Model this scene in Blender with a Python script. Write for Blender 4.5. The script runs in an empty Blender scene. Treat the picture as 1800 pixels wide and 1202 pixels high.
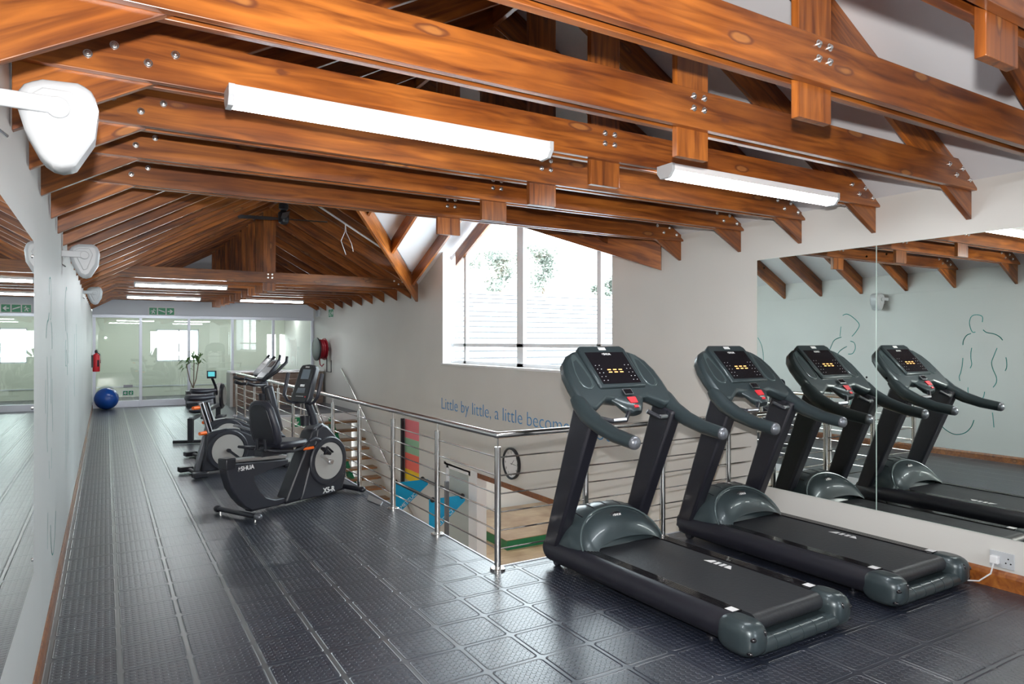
import bpy, math, random
from mathutils import Vector as V, Matrix
random.seed(7)
S=bpy.context.scene; COL=S.collection
# ---------------- camera, world, lights, exposure ----------------
H=1.6948; YAW=.5373
cd=bpy.data.cameras.new('camera'); cam=bpy.data.objects.new('camera',cd); COL.objects.link(cam)
cd.sensor_width=36; cd.lens=1199.2/1800*36; cd.clip_start=.05; cd.clip_end=300
cam.location=(0,0,H); cam.rotation_euler=(math.pi/2,0,-YAW); S.camera=cam
S.view_settings.view_transform='Standard'; S.view_settings.look='None'; S.view_settings.gamma=1
S.view_settings.exposure=1.28; S.view_settings.use_curve_mapping=False
W=bpy.data.worlds.new('overcast_sky'); S.world=W; W.use_nodes=True
W.node_tree.nodes['Background'].inputs[0].default_value=(.86,.93,1,1); W.node_tree.nodes['Background'].inputs[1].default_value=5.2
ld=bpy.data.lights.new('camera_flash','SPOT'); ld.energy=340; ld.shadow_soft_size=.03; ld.spot_size=math.radians(128); ld.spot_blend=1.0; ld.color=(1,.97,.94)
lo=bpy.data.objects.new('camera_flash',ld); COL.objects.link(lo); lo.location=(0,0,H+.22); lo.rotation_euler=(math.pi/2+.05,0,-YAW-.08)
S.cycles.max_bounces=9; S.cycles.diffuse_bounces=5; S.cycles.glossy_bounces=5; S.cycles.transmission_bounces=6; S.cycles.transparent_max_bounces=12
S.cycles.caustics_reflective=False; S.cycles.caustics_refractive=False; S.cycles.sample_clamp_indirect=6; S.cycles.use_denoising=True
# ---------------- room numbers ----------------
XL,XR,XM=-.2935,5.29,2.55
YF=20.37; YB=-3.2
RX,RY=2.507,4.416                    # railing corner
def zlow(x): return 2.75+.56*(2.405-abs(x-XM))
def zc(x): return zlow(x)+.28
ZE=zc(XR); ZR=zc(XM); DY0,DYM,DY1=5.6,9.03,12.45
# ---------------- materials ----------------
def mat(name,col,rough=.5,metal=0,coat=0,em=None,ems=0,spec=.5,bump=None):
    m=bpy.data.materials.new(name); m.use_nodes=True; b=m.node_tree.nodes['Principled BSDF']
    b.inputs['Base Color'].default_value=(*col,1); b.inputs['Roughness'].default_value=rough; b.inputs['Metallic'].default_value=metal
    b.inputs['Coat Weight'].default_value=coat; b.inputs['Specular IOR Level'].default_value=spec
    if em: b.inputs['Emission Color'].default_value=(*em,1); b.inputs['Emission Strength'].default_value=ems
    if bump:
        N=m.node_tree.nodes; L=m.node_tree.links; tc=N.new('ShaderNodeTexCoord'); n=N.new('ShaderNodeTexNoise'); n.inputs['Scale'].default_value=bump[0]; n.inputs['Detail'].default_value=4
        L.new(tc.outputs['Object'],n.inputs['Vector']); bp=N.new('ShaderNodeBump'); bp.inputs['Strength'].default_value=bump[1]; bp.inputs['Distance'].default_value=.01
        L.new(n.outputs['Fac'],bp.inputs['Height']); L.new(bp.outputs['Normal'],b.inputs['Normal'])
        mx=N.new('ShaderNodeMix'); mx.data_type='RGBA'; mx.inputs['A'].default_value=(*col,1); mx.inputs['B'].default_value=(*[c*.86 for c in col],1)
        n2=N.new('ShaderNodeTexNoise'); n2.inputs['Scale'].default_value=bump[0]*.12; L.new(tc.outputs['Object'],n2.inputs['Vector'])
        L.new(n2.outputs['Fac'],mx.inputs['Factor']); L.new(mx.outputs['Result'],b.inputs['Base Color'])
    return m
def math_node(N,L,op,a,b=None):
    n=N.new('ShaderNodeMath'); n.operation=op
    for i,v in enumerate((a,b)):
        if v is None: continue
        if isinstance(v,(int,float)): n.inputs[i].default_value=v
        else: L.new(v,n.inputs[i])
    return n.outputs[0]
def wood(name,c1,c2,c3,rough=.34,coat=.28,knots=True,gs=1.0):
    m=bpy.data.materials.new(name); m.use_nodes=True; N=m.node_tree.nodes; L=m.node_tree.links; b=N['Principled BSDF']
    tc=N.new('ShaderNodeTexCoord'); oi=N.new('ShaderNodeObjectInfo')
    off=N.new('ShaderNodeVectorMath'); off.operation='SCALE'; off.inputs[0].default_value=(13,7,5); L.new(oi.outputs['Random'],off.inputs['Scale'])
    ad=N.new('ShaderNodeVectorMath'); ad.operation='ADD'; L.new(tc.outputs['Object'],ad.inputs[0]); L.new(off.outputs[0],ad.inputs[1])
    vk=N.new('ShaderNodeTexVoronoi'); vk.inputs['Scale'].default_value=1
    mk=N.new('ShaderNodeMapping'); mk.inputs['Scale'].default_value=(1.9,5,6.5); nw=N.new('ShaderNodeTexNoise'); nw.inputs['Scale'].default_value=9; nw.inputs['Detail'].default_value=3; L.new(ad.outputs[0],nw.inputs['Vector'])
    sc_=N.new('ShaderNodeVectorMath'); sc_.operation='MULTIPLY_ADD'; L.new(nw.outputs['Color'],sc_.inputs[0]); sc_.inputs[1].default_value=(.06,.03,.02); L.new(ad.outputs[0],sc_.inputs[2])
    L.new(sc_.outputs[0],mk.inputs['Vector']); L.new(mk.outputs[0],vk.inputs['Vector'])
    # grain warped around knots
    mp=N.new('ShaderNodeMapping'); mp.inputs['Scale'].default_value=(1.1*gs,14*gs,14*gs); L.new(ad.outputs[0],mp.inputs['Vector'])
    ns=N.new('ShaderNodeTexNoise'); ns.inputs['Scale'].default_value=1.6; ns.inputs['Detail'].default_value=6; ns.inputs['Distortion'].default_value=.9; L.new(mp.outputs[0],ns.inputs['Vector'])
    n2=N.new('ShaderNodeTexNoise'); n2.inputs['Scale'].default_value=1.7; n2.inputs['Detail'].default_value=3; L.new(ad.outputs[0],n2.inputs['Vector'])
    r1=N.new('ShaderNodeValToRGB'); r1.color_ramp.elements[0].position=.3; r1.color_ramp.elements[0].color=(*c2,1); r1.color_ramp.elements[1].position=.68; r1.color_ramp.elements[1].color=(*c1,1)
    L.new(ns.outputs['Fac'],r1.inputs['Fac'])
    m2=N.new('ShaderNodeMix'); m2.data_type='RGBA'; m2.blend_type='MULTIPLY'; L.new(r1.outputs['Color'],m2.inputs['A'])
    r2=N.new('ShaderNodeValToRGB'); r2.color_ramp.elements[0].position=.35; r2.color_ramp.elements[0].color=(.55,.42,.36,1); r2.color_ramp.elements[1].position=.65; r2.color_ramp.elements[1].color=(1.1,1.1,1.1,1)
    L.new(n2.outputs['Fac'],r2.inputs['Fac']); L.new(r2.outputs['Color'],m2.inputs['B']); m2.inputs['Factor'].default_value=.75
    out=m2.outputs['Result']
    if knots:
        r3=N.new('ShaderNodeValToRGB'); e=r3.color_ramp.elements; e[0].position=.0; e[0].color=(.35,.35,.35,1); e[1].position=.26; e[1].color=(0,0,0,1)
        for p,v in ((.04,.35),(.075,.0),(.115,.75),(.14,.8),(.165,.15)):
            x=e.new(p); x.color=(v,v,v,1)
        L.new(vk.outputs['Distance'],r3.inputs['Fac'])
        m3=N.new('ShaderNodeMix'); m3.data_type='RGBA'; L.new(r3.outputs['Color'],m3.inputs['Factor']); L.new(out,m3.inputs['A']); m3.inputs['B'].default_value=(*c3,1); out=m3.outputs['Result']
        m4=N.new('ShaderNodeMix'); m4.data_type='RGBA'; mr=N.new('ShaderNodeMapRange'); L.new(vk.outputs['Distance'],mr.inputs[0]); mr.inputs[1].default_value=.13; mr.inputs[2].default_value=.09; mr.inputs[3].default_value=0; mr.inputs[4].default_value=.55
        L.new(mr.outputs[0],m4.inputs['Factor']); L.new(out,m4.inputs['A']); m4.inputs['B'].default_value=(min(c1[0]*.9,1),c1[1]*1.2,c1[2]*2.2,1); out=m4.outputs['Result']
    hs=N.new('ShaderNodeHueSaturation'); L.new(out,hs.inputs['Color']); v=math_node(N,L,'MULTIPLY_ADD',oi.outputs['Random'],.42); 
    v.node.inputs[2].default_value=.66; L.new(v,hs.inputs['Value']); hs.inputs['Saturation'].default_value=1.0
    L.new(hs.outputs['Color'],b.inputs['Base Color'])
    b.inputs['Roughness'].default_value=rough; b.inputs['Coat Weight'].default_value=coat; b.inputs['Coat Roughness'].default_value=.22
    bp=N.new('ShaderNodeBump'); bp.inputs['Strength'].default_value=.15; bp.inputs['Distance'].default_value=.004; L.new(ns.outputs['Fac'],bp.inputs['Height']); L.new(bp.outputs['Normal'],b.inputs['Normal'])
    return m
M={}
M['wood']=wood('stained_pine',(.50,.16,.026),(.135,.034,.008),(.12,.036,.018))
M['skirt']=wood('skirting_pine',(.42,.15,.03),(.22,.06,.013),(.1,.03,.01))
M['tread']=wood('tread_wood',(.42,.22,.09),(.26,.12,.045),(.12,.05,.02),coat=.2)
M['oak']=wood('pale_floorboards',(.62,.47,.30),(.50,.36,.22),(.3,.2,.1),rough=.35,coat=.3,knots=False)
M['desk']=wood('desk_laminate',(.36,.27,.22),(.25,.18,.14),(.2,.15,.1),coat=0,rough=.5,knots=False)
M['ceil']=mat('ceiling_paint',(.80,.81,.84),.7)
M['wallL']=mat('cool_grey_wall_paint',(.60,.61,.595),.5,bump=(9,.05))
M['wallR']=mat('beige_wall_paint',(.74,.725,.69),.6,bump=(9,.05))
M['wallG']=mat('pale_green_wall_paint',(.72,.75,.66),.6)
M['wallF']=mat('grey_white_wall_paint',(.70,.73,.78),.6)
M['white']=mat('white_paint',(.84,.84,.85),.4)
M['wplas']=mat('white_plastic',(.52,.54,.56),.35)
M['alu']=mat('aluminium_frame',(.68,.71,.78),.38,metal=.35)
M['steel']=mat('polished_stainless_steel',(.72,.70,.68),.16,metal=1)
M['chrome']=mat('zinc_bolt',(.85,.85,.84),.22,metal=1)
M['mirror']=mat('mirror_silver',(.89,.925,.875),.0,metal=1)
M['medge']=mat('mirror_edge',(.55,.7,.65),.2)
M['black']=mat('satin_black_plastic',(.014,.015,.021),.38)
M['blackm']=mat('soft_black_grip',(.018,.020,.024),.6)
M['pole']=mat('black_powder_coat',(.011,.011,.017),.42)
M['teal']=mat('grey_green_shell',(.038,.054,.060),.33,metal=.25,coat=.2)
M['teal2']=mat('light_grey_green_shell',(.085,.115,.12),.28,metal=.3,coat=.3)
M['belt']=mat('rubber_running_belt',(.020,.022,.026),.45,bump=(40,.2))
M['gloss']=mat('gloss_black_rail',(.012,.011,.013),.12,coat=.5)
M['disp']=mat('glossy_display',(.010,.009,.012),.15)
M['red']=mat('red_plastic',(.75,.03,.045),.4)
M['orange']=mat('orange_plastic',(.95,.16,.015),.35)
M['grey']=mat('light_grey_plastic',(.40,.39,.37),.45)
M['mgrey']=mat('mid_grey_metallic_plastic',(.17,.18,.20),.3,metal=.5)
M['dgrey']=mat('dark_grey_plastic',(.026,.028,.037),.36)
M['silver']=mat('brushed_aluminium',(.62,.63,.66),.28,metal=1)
M['seat']=mat('dark_vinyl',(.020,.021,.032),.42)
M['label']=mat('white_sticker',(.8,.8,.8),.5)
M['amber']=mat('amber_led',(.3,.12,.03),.4,em=(1,.45,.12),ems=1.6)
M['lcd']=mat('grey_lcd',(.14,.17,.20),.2)
M['tlcd']=mat('teal_lcd',(.08,.36,.38),.3,em=(.1,.5,.55),ems=.35)
M['tube']=mat('lit_diffuser',(.9,.9,.9),.4,em=(.93,.97,1),ems=19)
M['blue']=mat('blue_exercise_ball',(.008,.085,.42),.25,coat=.3)
M['cyan']=mat('cyan_blue_paint',(.0,.36,.66),.4)
M['green']=mat('green_paint',(.01,.17,.07),.4)
M['sgreen']=mat('safety_green',(.0,.27,.10),.4)
M['pink']=mat('pink_paper',(.85,.22,.26),.6); M['pgreen']=mat('green_paper',(.30,.52,.34),.6); M['yellow']=mat('yellow_paper',(.9,.6,.02),.6); M['salmon']=mat('salmon_paper',(.85,.16,.12),.6)
M['dred']=mat('dark_red_hose',(.30,.008,.02),.4)
M['text']=mat('blue_lettering',(.06,.29,.62),.5)
M['ink']=mat('teal_paint_line',(.0,.27,.23),.5)
M['leaf']=mat('leaf_green',(.13,.26,.07),.4)
M['tree']=mat('tree_foliage',(.27,.30,.26),.7); M['bark']=mat('bark',(.2,.15,.11),.8)
M['lapg']=mat('grey_lap_strip',(.06,.06,.065),.6)
M['conc']=mat('pale_concrete',(.6,.6,.58),.8)
M['glass']=None
def glass(name,tint,refl):
    m=bpy.data.materials.new(name); m.use_nodes=True; N=m.node_tree.nodes; L=m.node_tree.links; N.remove(N['Principled BSDF'])
    t=N.new('ShaderNodeBsdfTransparent'); t.inputs[0].default_value=(*tint,1); g=N.new('ShaderNodeBsdfGlossy'); g.inputs['Roughness'].default_value=0.0; g.inputs[0].default_value=(1,1,1,1)
    f=N.new('ShaderNodeLayerWeight'); f.inputs[0].default_value=.5; a=math_node(N,L,'MULTIPLY',math_node(N,L,'ADD',math_node(N,L,'MULTIPLY',math_node(N,L,'POWER',f.outputs['Facing'],5),.9),.04),refl); mx=N.new('ShaderNodeMixShader')
    L.new(a,mx.inputs[0]); L.new(t.outputs[0],mx.inputs[1]); L.new(g.outputs[0],mx.inputs[2]); L.new(mx.outputs[0],N['Material Output'].inputs[0]); return m
M['glass']=glass('clear_glass',(.93,.96,.95),1.0); M['pglass']=glass('partition_glass',(.93,.965,.93),2.2)
def floor_mat():
    m=bpy.data.materials.new('studded_rubber_tiles'); m.use_nodes=True; N=m.node_tree.nodes; L=m.node_tree.links; b=N['Principled BSDF']
    mt=lambda op,a,b2=None: math_node(N,L,op,a,b2)
    tc=N.new('ShaderNodeTexCoord'); sp=N.new('ShaderNodeSeparateXYZ'); L.new(tc.outputs['Object'],sp.inputs[0])
    T=.325
    fx=mt('FRACT',mt('DIVIDE',mt('SUBTRACT',sp.outputs[0],1.04-.0),T)); fy=mt('FRACT',mt('DIVIDE',mt('SUBTRACT',sp.outputs[1],4.05),T))
    ax=mt('ABSOLUTE',mt('SUBTRACT',fx,.5)); ay=mt('ABSOLUTE',mt('SUBTRACT',fy,.5))
    # rounded rectangle distance
    qx=mt('MAXIMUM',mt('SUBTRACT',ax,.385),0); qy=mt('MAXIMUM',mt('SUBTRACT',ay,.385),0)
    d=mt('SQRT',mt('ADD',mt('MULTIPLY',qx,qx),mt('MULTIPLY',qy,qy)))      # 0.. ; rim at .07
    inside=mt('LESS_THAN',d,.055)
    rim=mt('MAXIMUM',mt('SUBTRACT',1,mt('DIVIDE',mt('ABSOLUTE',mt('SUBTRACT',d,.072)),.016)),0)
    nst=9.0
    sx=mt('SUBTRACT',mt('FRACT',mt('ADD',mt('MULTIPLY',fx,nst),0)),.5); sy=mt('SUBTRACT',mt('FRACT',mt('ADD',mt('MULTIPLY',fy,nst),0)),.5)
    r=mt('SQRT',mt('ADD',mt('MULTIPLY',sx,sx),mt('MULTIPLY',sy,sy)))
    mr=N.new('ShaderNodeMapRange'); mr.interpolation_type='SMOOTHSTEP'; L.new(r,mr.inputs[0]); mr.inputs[1].default_value=.40; mr.inputs[2].default_value=.32; mr.inputs[3].default_value=0; mr.inputs[4].default_value=1
    h=mt('ADD',mt('MULTIPLY',mr.outputs[0],inside),mt('MULTIPLY',rim,.8))
    bp=N.new('ShaderNodeBump'); bp.inputs['Strength'].default_value=.9; bp.inputs['Distance'].default_value=.0035; L.new(h,bp.inputs['Height']); L.new(bp.outputs['Normal'],b.inputs['Normal'])
    ns=N.new('ShaderNodeTexNoise'); ns.inputs['Scale'].default_value=1.3; ns.inputs['Detail'].default_value=5; L.new(tc.outputs['Object'],ns.inputs['Vector'])
    cr=N.new('ShaderNodeValToRGB'); cr.color_ramp.elements[0].position=.35; cr.color_ramp.elements[0].color=(.010,.014,.027,1); cr.color_ramp.elements[1].position=.7; cr.color_ramp.elements[1].color=(.018,.023,.040,1)
    L.new(ns.outputs['Fac'],cr.inputs[0])
    # fine dust along the seams between tiles in the walkway
    seam=mt('GREATER_THAN',ax,.452); dm=N.new('ShaderNodeMapRange'); L.new(sp.outputs[0],dm.inputs[0]); dm.inputs[1].default_value=2.2; dm.inputs[2].default_value=.6; dm.inputs[3].default_value=0; dm.inputs[4].default_value=.42
    mx=N.new('ShaderNodeMix'); mx.data_type='RGBA'; L.new(mt('MULTIPLY',mt('MULTIPLY',seam,dm.outputs[0]),ns.outputs['Fac']),mx.inputs['Factor']); L.new(cr.outputs[0],mx.inputs['A']); mx.inputs['B'].default_value=(.45,.46,.42,1)
    L.new(mx.outputs['Result'],b.inputs['Base Color'])
    rr=N.new('ShaderNodeMapRange'); L.new(ns.outputs['Fac'],rr.inputs[0]); rr.inputs[3].default_value=.31; rr.inputs[4].default_value=.35; L.new(rr.outputs[0],b.inputs['Roughness'])
    b.inputs['Specular IOR Level'].default_value=1.0; b.inputs['IOR'].default_value=1.7
    return m
M['floor']=floor_mat()
# ---------------- mesh helper ----------------
class MB:
    def __init__(s): s.v=[]; s.f=[]; s.mi=[]; s.c=0
    def mi_(s,i): s.c=i; return s
    def add(s,vs,fs):
        n=len(s.v); s.v+=[tuple(p) for p in vs]; s.f+=[tuple(i+n for i in f) for f in fs]; s.mi+=[s.c]*len(fs); return s
    def box(s,c,d,R=None):
        vs=[]
        for z in (-.5,.5):
            for y in (-.5,.5):
                for x in (-.5,.5):
                    p=V((x*d[0],y*d[1],z*d[2])); p=R@p if R else p; vs.append(p+V(c))
        return s.add(vs,[(0,2,3,1),(4,5,7,6),(0,1,5,4),(2,6,7,3),(0,4,6,2),(1,3,7,5)])
    def bb(s,x0,x1,y0,y1,z0,z1): return s.box(((x0+x1)/2,(y0+y1)/2,(z0+z1)/2),(x1-x0,y1-y0,z1-z0))
    def prism(s,pts,ext):
        n=len(pts); e=V(ext); a=[V(p) for p in pts]; nn=V((0,0,0))
        for i in range(n): nn+=a[i].cross(a[(i+1)%n])
        if nn.dot(e)>0: a.reverse()
        return s.add(a+[p+e for p in a],[tuple(range(n)),tuple(range(2*n-1,n-1,-1))]+[(i,i+n,(i+1)%n+n,(i+1)%n) for i in range(n)])
    def loft(s,rings,cap=True,closed=True):
        n=len(rings[0]); vs=[p for r in rings for p in r]; fs=[]
        for k in range(len(rings)-1):
            for i in range(n if closed else n-1):
                j=(i+1)%n; fs.append((k*n+i,k*n+j,(k+1)*n+j,(k+1)*n+i))
        if cap and closed: fs.append(tuple(range(n-1,-1,-1))); fs.append(tuple(range((len(rings)-1)*n,len(rings)*n)))
        return s.add(vs,fs)
    def tube(s,path,r,n=12,cap=True,flat=1.0,up=None):
        P=[V(p) for p in path]; m=len(P); rs=r if isinstance(r,(list,tuple)) else [r]*m; rings=[]; pu=None
        for i in range(m):
            t=((P[min(i+1,m-1)]-P[i]).normalized()+(P[i]-P[max(i-1,0)]).normalized()) if 0<i<m-1 else (P[1]-P[0] if i==0 else P[-1]-P[-2]); t.normalize()
            if pu is None:
                u=V(up) if up else (V((0,0,1)) if abs(t.z)<.9 else V((1,0,0)))
            else: u=pu
            u=(u-t*u.dot(t)).normalized(); w=t.cross(u); pu=u
            rings.append([P[i]+(u*math.cos(2*math.pi*k/n)*flat+w*math.sin(2*math.pi*k/n))*rs[i] for k in range(n)])
        return s.loft(rings,cap)
    def cyl(s,a,b,r,n=20,r2=None): return s.tube([a,b],[r,r if r2 is None else r2],n)
    def lathe(s,prof,o=(0,0,0),ax='z',n=24):
        rings=[]
        for r,h in prof:
            ring=[]
            for k in range(n):
                c,q=math.cos(2*math.pi*k/n)*r,math.sin(2*math.pi*k/n)*r
                p={'z':(c,q,h),'y':(q,h,c),'x':(h,c,q)}[ax]; ring.append(V(p)+V(o))
            rings.append(ring)
        return s.loft(rings)
    def ball(s,c,r,n=20,m=12,e=1.0,zt=1e9,zb=-1e9):
        r=(r,r,r) if isinstance(r,(int,float)) else r; rings=[]
        sg=lambda x:math.copysign(abs(x)**e,x)
        for i in range(m+1):
            ph=-math.pi/2+math.pi*i/m; cp=max(math.cos(ph),1e-3); ring=[]
            for k in range(n):
                th=2*math.pi*k/n; ring.append(V((c[0]+r[0]*sg(cp)*sg(math.cos(th)),c[1]+r[1]*sg(cp)*sg(math.sin(th)),min(max(c[2]+r[2]*sg(math.sin(ph)),zb),zt))))
            rings.append(ring)
        return s.loft(rings)
    def build(s,name,mats,parent=None,bevel=0,smooth=35,mw=None,sub=0):
        me=bpy.data.meshes.new(name); me.from_pydata(s.v,[],s.f); mats=mats if isinstance(mats,(list,tuple)) else [mats]
        for x in mats: me.materials.append(M[x] if isinstance(x,str) else x)
        me.polygons.foreach_set('material_index',s.mi); me.update()
        if smooth: me.shade_smooth(); me.set_sharp_from_angle(angle=math.radians(smooth))
        o=bpy.data.objects.new(name,me); COL.objects.link(o)
        if bevel:
            b=o.modifiers.new('bevel','BEVEL'); b.width=bevel; b.segments=2; b.limit_method='ANGLE'; b.angle_limit=math.radians(40); b.harden_normals=False
        if sub:
            q=o.modifiers.new('sub','SUBSURF'); q.levels=sub; q.render_levels=sub
        if mw is not None: o.matrix_world=mw
        if parent: o.parent=parent
        return o
def tag(o,label=None,cat=None,group=None,kind=None):
    if label: o['label']=label
    if cat: o['category']=cat
    if group: o['group']=group
    if kind: o['kind']=kind
    return o
def thing(name,label,cat,loc=(0,0,0),rz=0,group=None):
    o=bpy.data.objects.new(name,None); COL.objects.link(o); o.location=loc; o.rotation_euler=(0,0,rz); o.empty_display_size=.1
    return tag(o,label,cat,group)
def struct(name,mb,m,parent=None,**k):
    o=mb.build(name,m,parent,**k)
    if not parent: o['kind']='structure'
    return o
def copy_tree(o,parent=None):
    c=o.copy(); COL.objects.link(c)
    if parent: c.parent=parent
    for ch in list(o.children): copy_tree(ch,c)
    return c
def plank(name,pts,d,n,th,m,parent=None,bevel=.003):
    """board from a world outline lying across direction n; local x runs along the grain d"""
    d=V(d).normalized(); n=V(n).normalized(); u=d.cross(n)
    o=sum((V(p) for p in pts),V((0,0,0)))/len(pts)
    R=Matrix((d,n,u)).transposed(); Ri=R.transposed()
    mb=MB().prism([Ri@(V(p)-o) for p in pts],(0,th,0)); ob=mb.build(name,m,None,bevel=bevel,smooth=0)
    mw=Matrix.Translation(o)@R.to_4x4()
    if parent:
        ob.parent=parent; ob.matrix_local=Matrix.Translation(-parent.location)@mw
    else: ob.matrix_world=mw
    return ob
def text(name,s,size,m,parent,o,x,y,sx=1.0,align='LEFT',th=.0008,shear=0,bold=0):
    """flat lettering at o (baseline), x = reading direction, y = up direction of the letters"""
    cu=bpy.data.curves.new(name,'FONT'); cu.body=s; cu.size=size; cu.align_x=align; cu.extrude=th; cu.shear=shear; cu.offset=bold; cu.resolution_u=3
    t=bpy.data.objects.new(name+'_c',cu); COL.objects.link(t); dg=bpy.context.evaluated_depsgraph_get(); me=bpy.data.meshes.new_from_object(t.evaluated_get(dg))
    bpy.data.objects.remove(t); me.materials.clear(); me.materials.append(M[m]); ob=bpy.data.objects.new(name,me); COL.objects.link(ob)
    x=V(x).normalized(); y=V(y).normalized(); z=x.cross(y)
    R=Matrix((x,y,z)).transposed().to_4x4(); mw=Matrix.Translation(V(o))@R@Matrix.Diagonal((sx,1,1,1))
    if parent: ob.parent=parent
    ob.matrix_local=mw
    return ob
def logo(name,size,m,parent,o,x,y,align='LEFT',bold=0,th=.0008):
    x=V(x).normalized(); y=V(y).normalized(); z=x.cross(y); o=V(o); w=size*2.75
    if align=='CENTER': o=o-x*w*.5
    mb=MB()
    for pts in ([(.10,.02),(.34,.50),(.16,.50),(.42,.86),(.32,.58),(.50,.58)],[(.30,-.12),(.52,.34),(.42,.34),(.60,.66),(.72,.44),(.58,.44)]): mb.prism([o+x*a*size*.8+y*b*size*.85 for a,b in pts],z*max(th,.0012))
    k=mb.build(name.replace('text','mark'),m,parent,smooth=0)
    return text(name,'SHUA',size,m,parent,o+x*size*.62,x,y,bold=bold,th=th)
# ======================= STRUCTURE =======================
f=MB()
for x0,x1,y0,y1 in ((XL-.3,RX+.05,YB,YF+4.3),(RX+.05,XR+.3,YB,RY+.05),(RX+.05,XR+.05,16.25,YF+4.3),(XR+.05,6.8,YF,YF+4.3)): f.bb(x0,x1,y0,y1,-.012,0)
struct('floor',f,'floor',smooth=0)
f=MB(); f.bb(XL-.3,RX+.045,RY+.045,16.24,-.28,-.0125); f.bb(XL-.3,XR,YB,RY+.045,-.28,-.0125); f.bb(XL-.3,XR,16.24,YF+4.3,-.28,-.0125)
struct('floor_slab',f,'white',smooth=0)
f=MB(); f.bb(RX+.046,RX+.06,RY+.045,16.24,-.1,.006); f.bb(RX+.046,XR,RY+.046,RY+.06,-.1,.006); f.bb(RX+.05,3.9,16.225,16.24,-.04,.006)
struct('trim_1',f,'alu',smooth=0)
# left wall: thicker lining below z 2.47
struct('wall_left',MB().bb(XL-.25,XL-.02,YB,YF,0,2.98).bb(XL-.02,XL,YB,YF,0,2.47),'wallL',smooth=0,bevel=.003)
struct('baseboard_left',MB().prism([(XL,YB,0),(XL+.018,YB,0),(XL+.018,YB,.075),(XL+.008,YB,.1),(XL,YB,.1)],(0,YF-YB,0)),'skirt',smooth=0)
struct('wall_near',MB().bb(XL,2.2,YB-.2,YB,0,3).bb(4.2,XR,YB-.2,YB,0,3).bb(2.2,4.2,YB-.2,YB,0,.9).bb(2.2,4.2,YB-.2,YB,2.3,3).prism([(XL,YB-.2,3),(XR,YB-.2,3),(XM,YB-.2,4.6)],(0,.2,0)),'wallR',smooth=0)  # the opening in this unseen wall is added to let daylight in
# right wall with the gable window, open below the bulkhead
def dz(y): return ZE+.45*(min(y-DY0,DY1-y))+.06
w=MB(); X=XR
def yz(pts,x0=XR,th=.24): w.prism([(x0,a,b) for a,b in pts],(th,0,0))
yz([(YB,-.3),(RY+.06,-.3),(RY+.06,ZE+.12),(YB,ZE+.12)])
yz([(RY+.06,-.47),(6.49,-.47),(6.49,dz(6.49)),(DY0,ZE+.1),(RY+.06,ZE+.12)])
yz([(6.49,-.47),(11.36,-.47),(11.36,1.3),(6.49,1.3)])
yz([(11.36,-2.75),(YF+4.2,-2.75),(YF+4.2,ZE+.12),(DY1,ZE+.1),(11.36,dz(11.36))])
struct('wall_right',w,'wallR',smooth=0)
struct('baseboard_right',MB().prism([(XR,YB,0),(XR-.02,YB,0),(XR-.02,YB,.085),(XR-.012,YB,.105),(XR,YB,.125)],(0,RY-YB-.02,0)),'skirt',smooth=0)
# timber lip at the foot of the bulkhead
struct('trim_2',MB().bb(XR-.012,XR+.25,RY+.07,10.0,-.55,-.47),'skirt',smooth=0)
# window_1
XG=XR+.2; wn=thing('window_1',None,None,(XG,8.93,1.3)); wn['kind']='structure'
def loc(p,q): return (p[0]-q[0],p[1]-q[1],p[2]-q[2])
WO=(XG,8.93,1.3)
def topz(y): return dz(y)-.17
fr=MB()
def bar(p,q,wd=.06,dp=.06):
    p,q=V(p),V(q); d=(q-p); L_=d.length; d.normalize(); n=V((1,0,0)); u=n.cross(d); R=Matrix((d,n,u)).transposed(); fr.box((p+q)/2-V(WO),(L_,dp,wd),R)
ys=[6.45,6.95,8.98,10.83,11.42]
bar((XG,6.45,1.33),(XG,11.42,1.33),.07)
bar((XG,6.45,1.64),(XG,11.42,1.64),.06)
bar((XG,6.47,1.3),(XG,6.47,topz(6.47))); bar((XG,11.37,1.3),(XG,11.37,topz(11.36)))
bar((XG,6.45,topz(6.45)),(XG,DYM,topz(DYM)),.08); bar((XG,DYM,topz(DYM)),(XG,11.4,topz(11.4)),.08)
for y,wd in ((6.98,.09),(8.93,.19),(10.80,.09)): bar((XG,y,1.3),(XG,y,topz(y)),wd)
fr.build('window_frame','white',wn,bevel=.006,smooth=0)
MB().prism([loc((XG,6.45,1.3),WO),loc((XG,11.4,1.3),WO),loc((XG,11.4,topz(11.4)),WO),loc((XG,DYM,topz(DYM)),WO),loc((XG,6.45,topz(6.45)),WO)],(.006,0,0)).build('window_pane','glass',wn,smooth=0)
struct('window_sill',MB().bb(XR-.015,XR+.24,6.46,11.4,1.275,1.31),'white',smooth=0,bevel=.004)
struct('trim_3',MB().bb(XR,XR+.22,11.345,11.36,1.3,dz(11.36)-.05).bb(XR,XR+.22,6.49,6.505,1.3,dz(6.49)-.05),'white',smooth=0)
# ceiling
c=MB(); t=(0,0,.08); YE=YF+.05
for pts in ([(XL-.1,YB),(XM,YB),(XM,YE),(XL-.1,YE)],[(XM,YB),(XR+.1,YB),(XR+.1,DY0-.12),(XM,DYM)],[(XM,DYM),(XR+.1,DY1+.12),(XR+.1,YE),(XM,YE)]):
    c.prism([(x,y,zc(x)) for x,y in pts],t)
E_=XR+.6
c.prism([(XM,DYM,ZR),(XR,DY0,ZE),(E_,DY0,ZE),(E_,DYM,ZR)],t); c.prism([(XM,DYM,ZR),(E_,DYM,ZR),(E_,DY1,ZE),(XR,DY1,ZE)],t)
struct('ceiling',c,'ceil',smooth=0)
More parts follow.
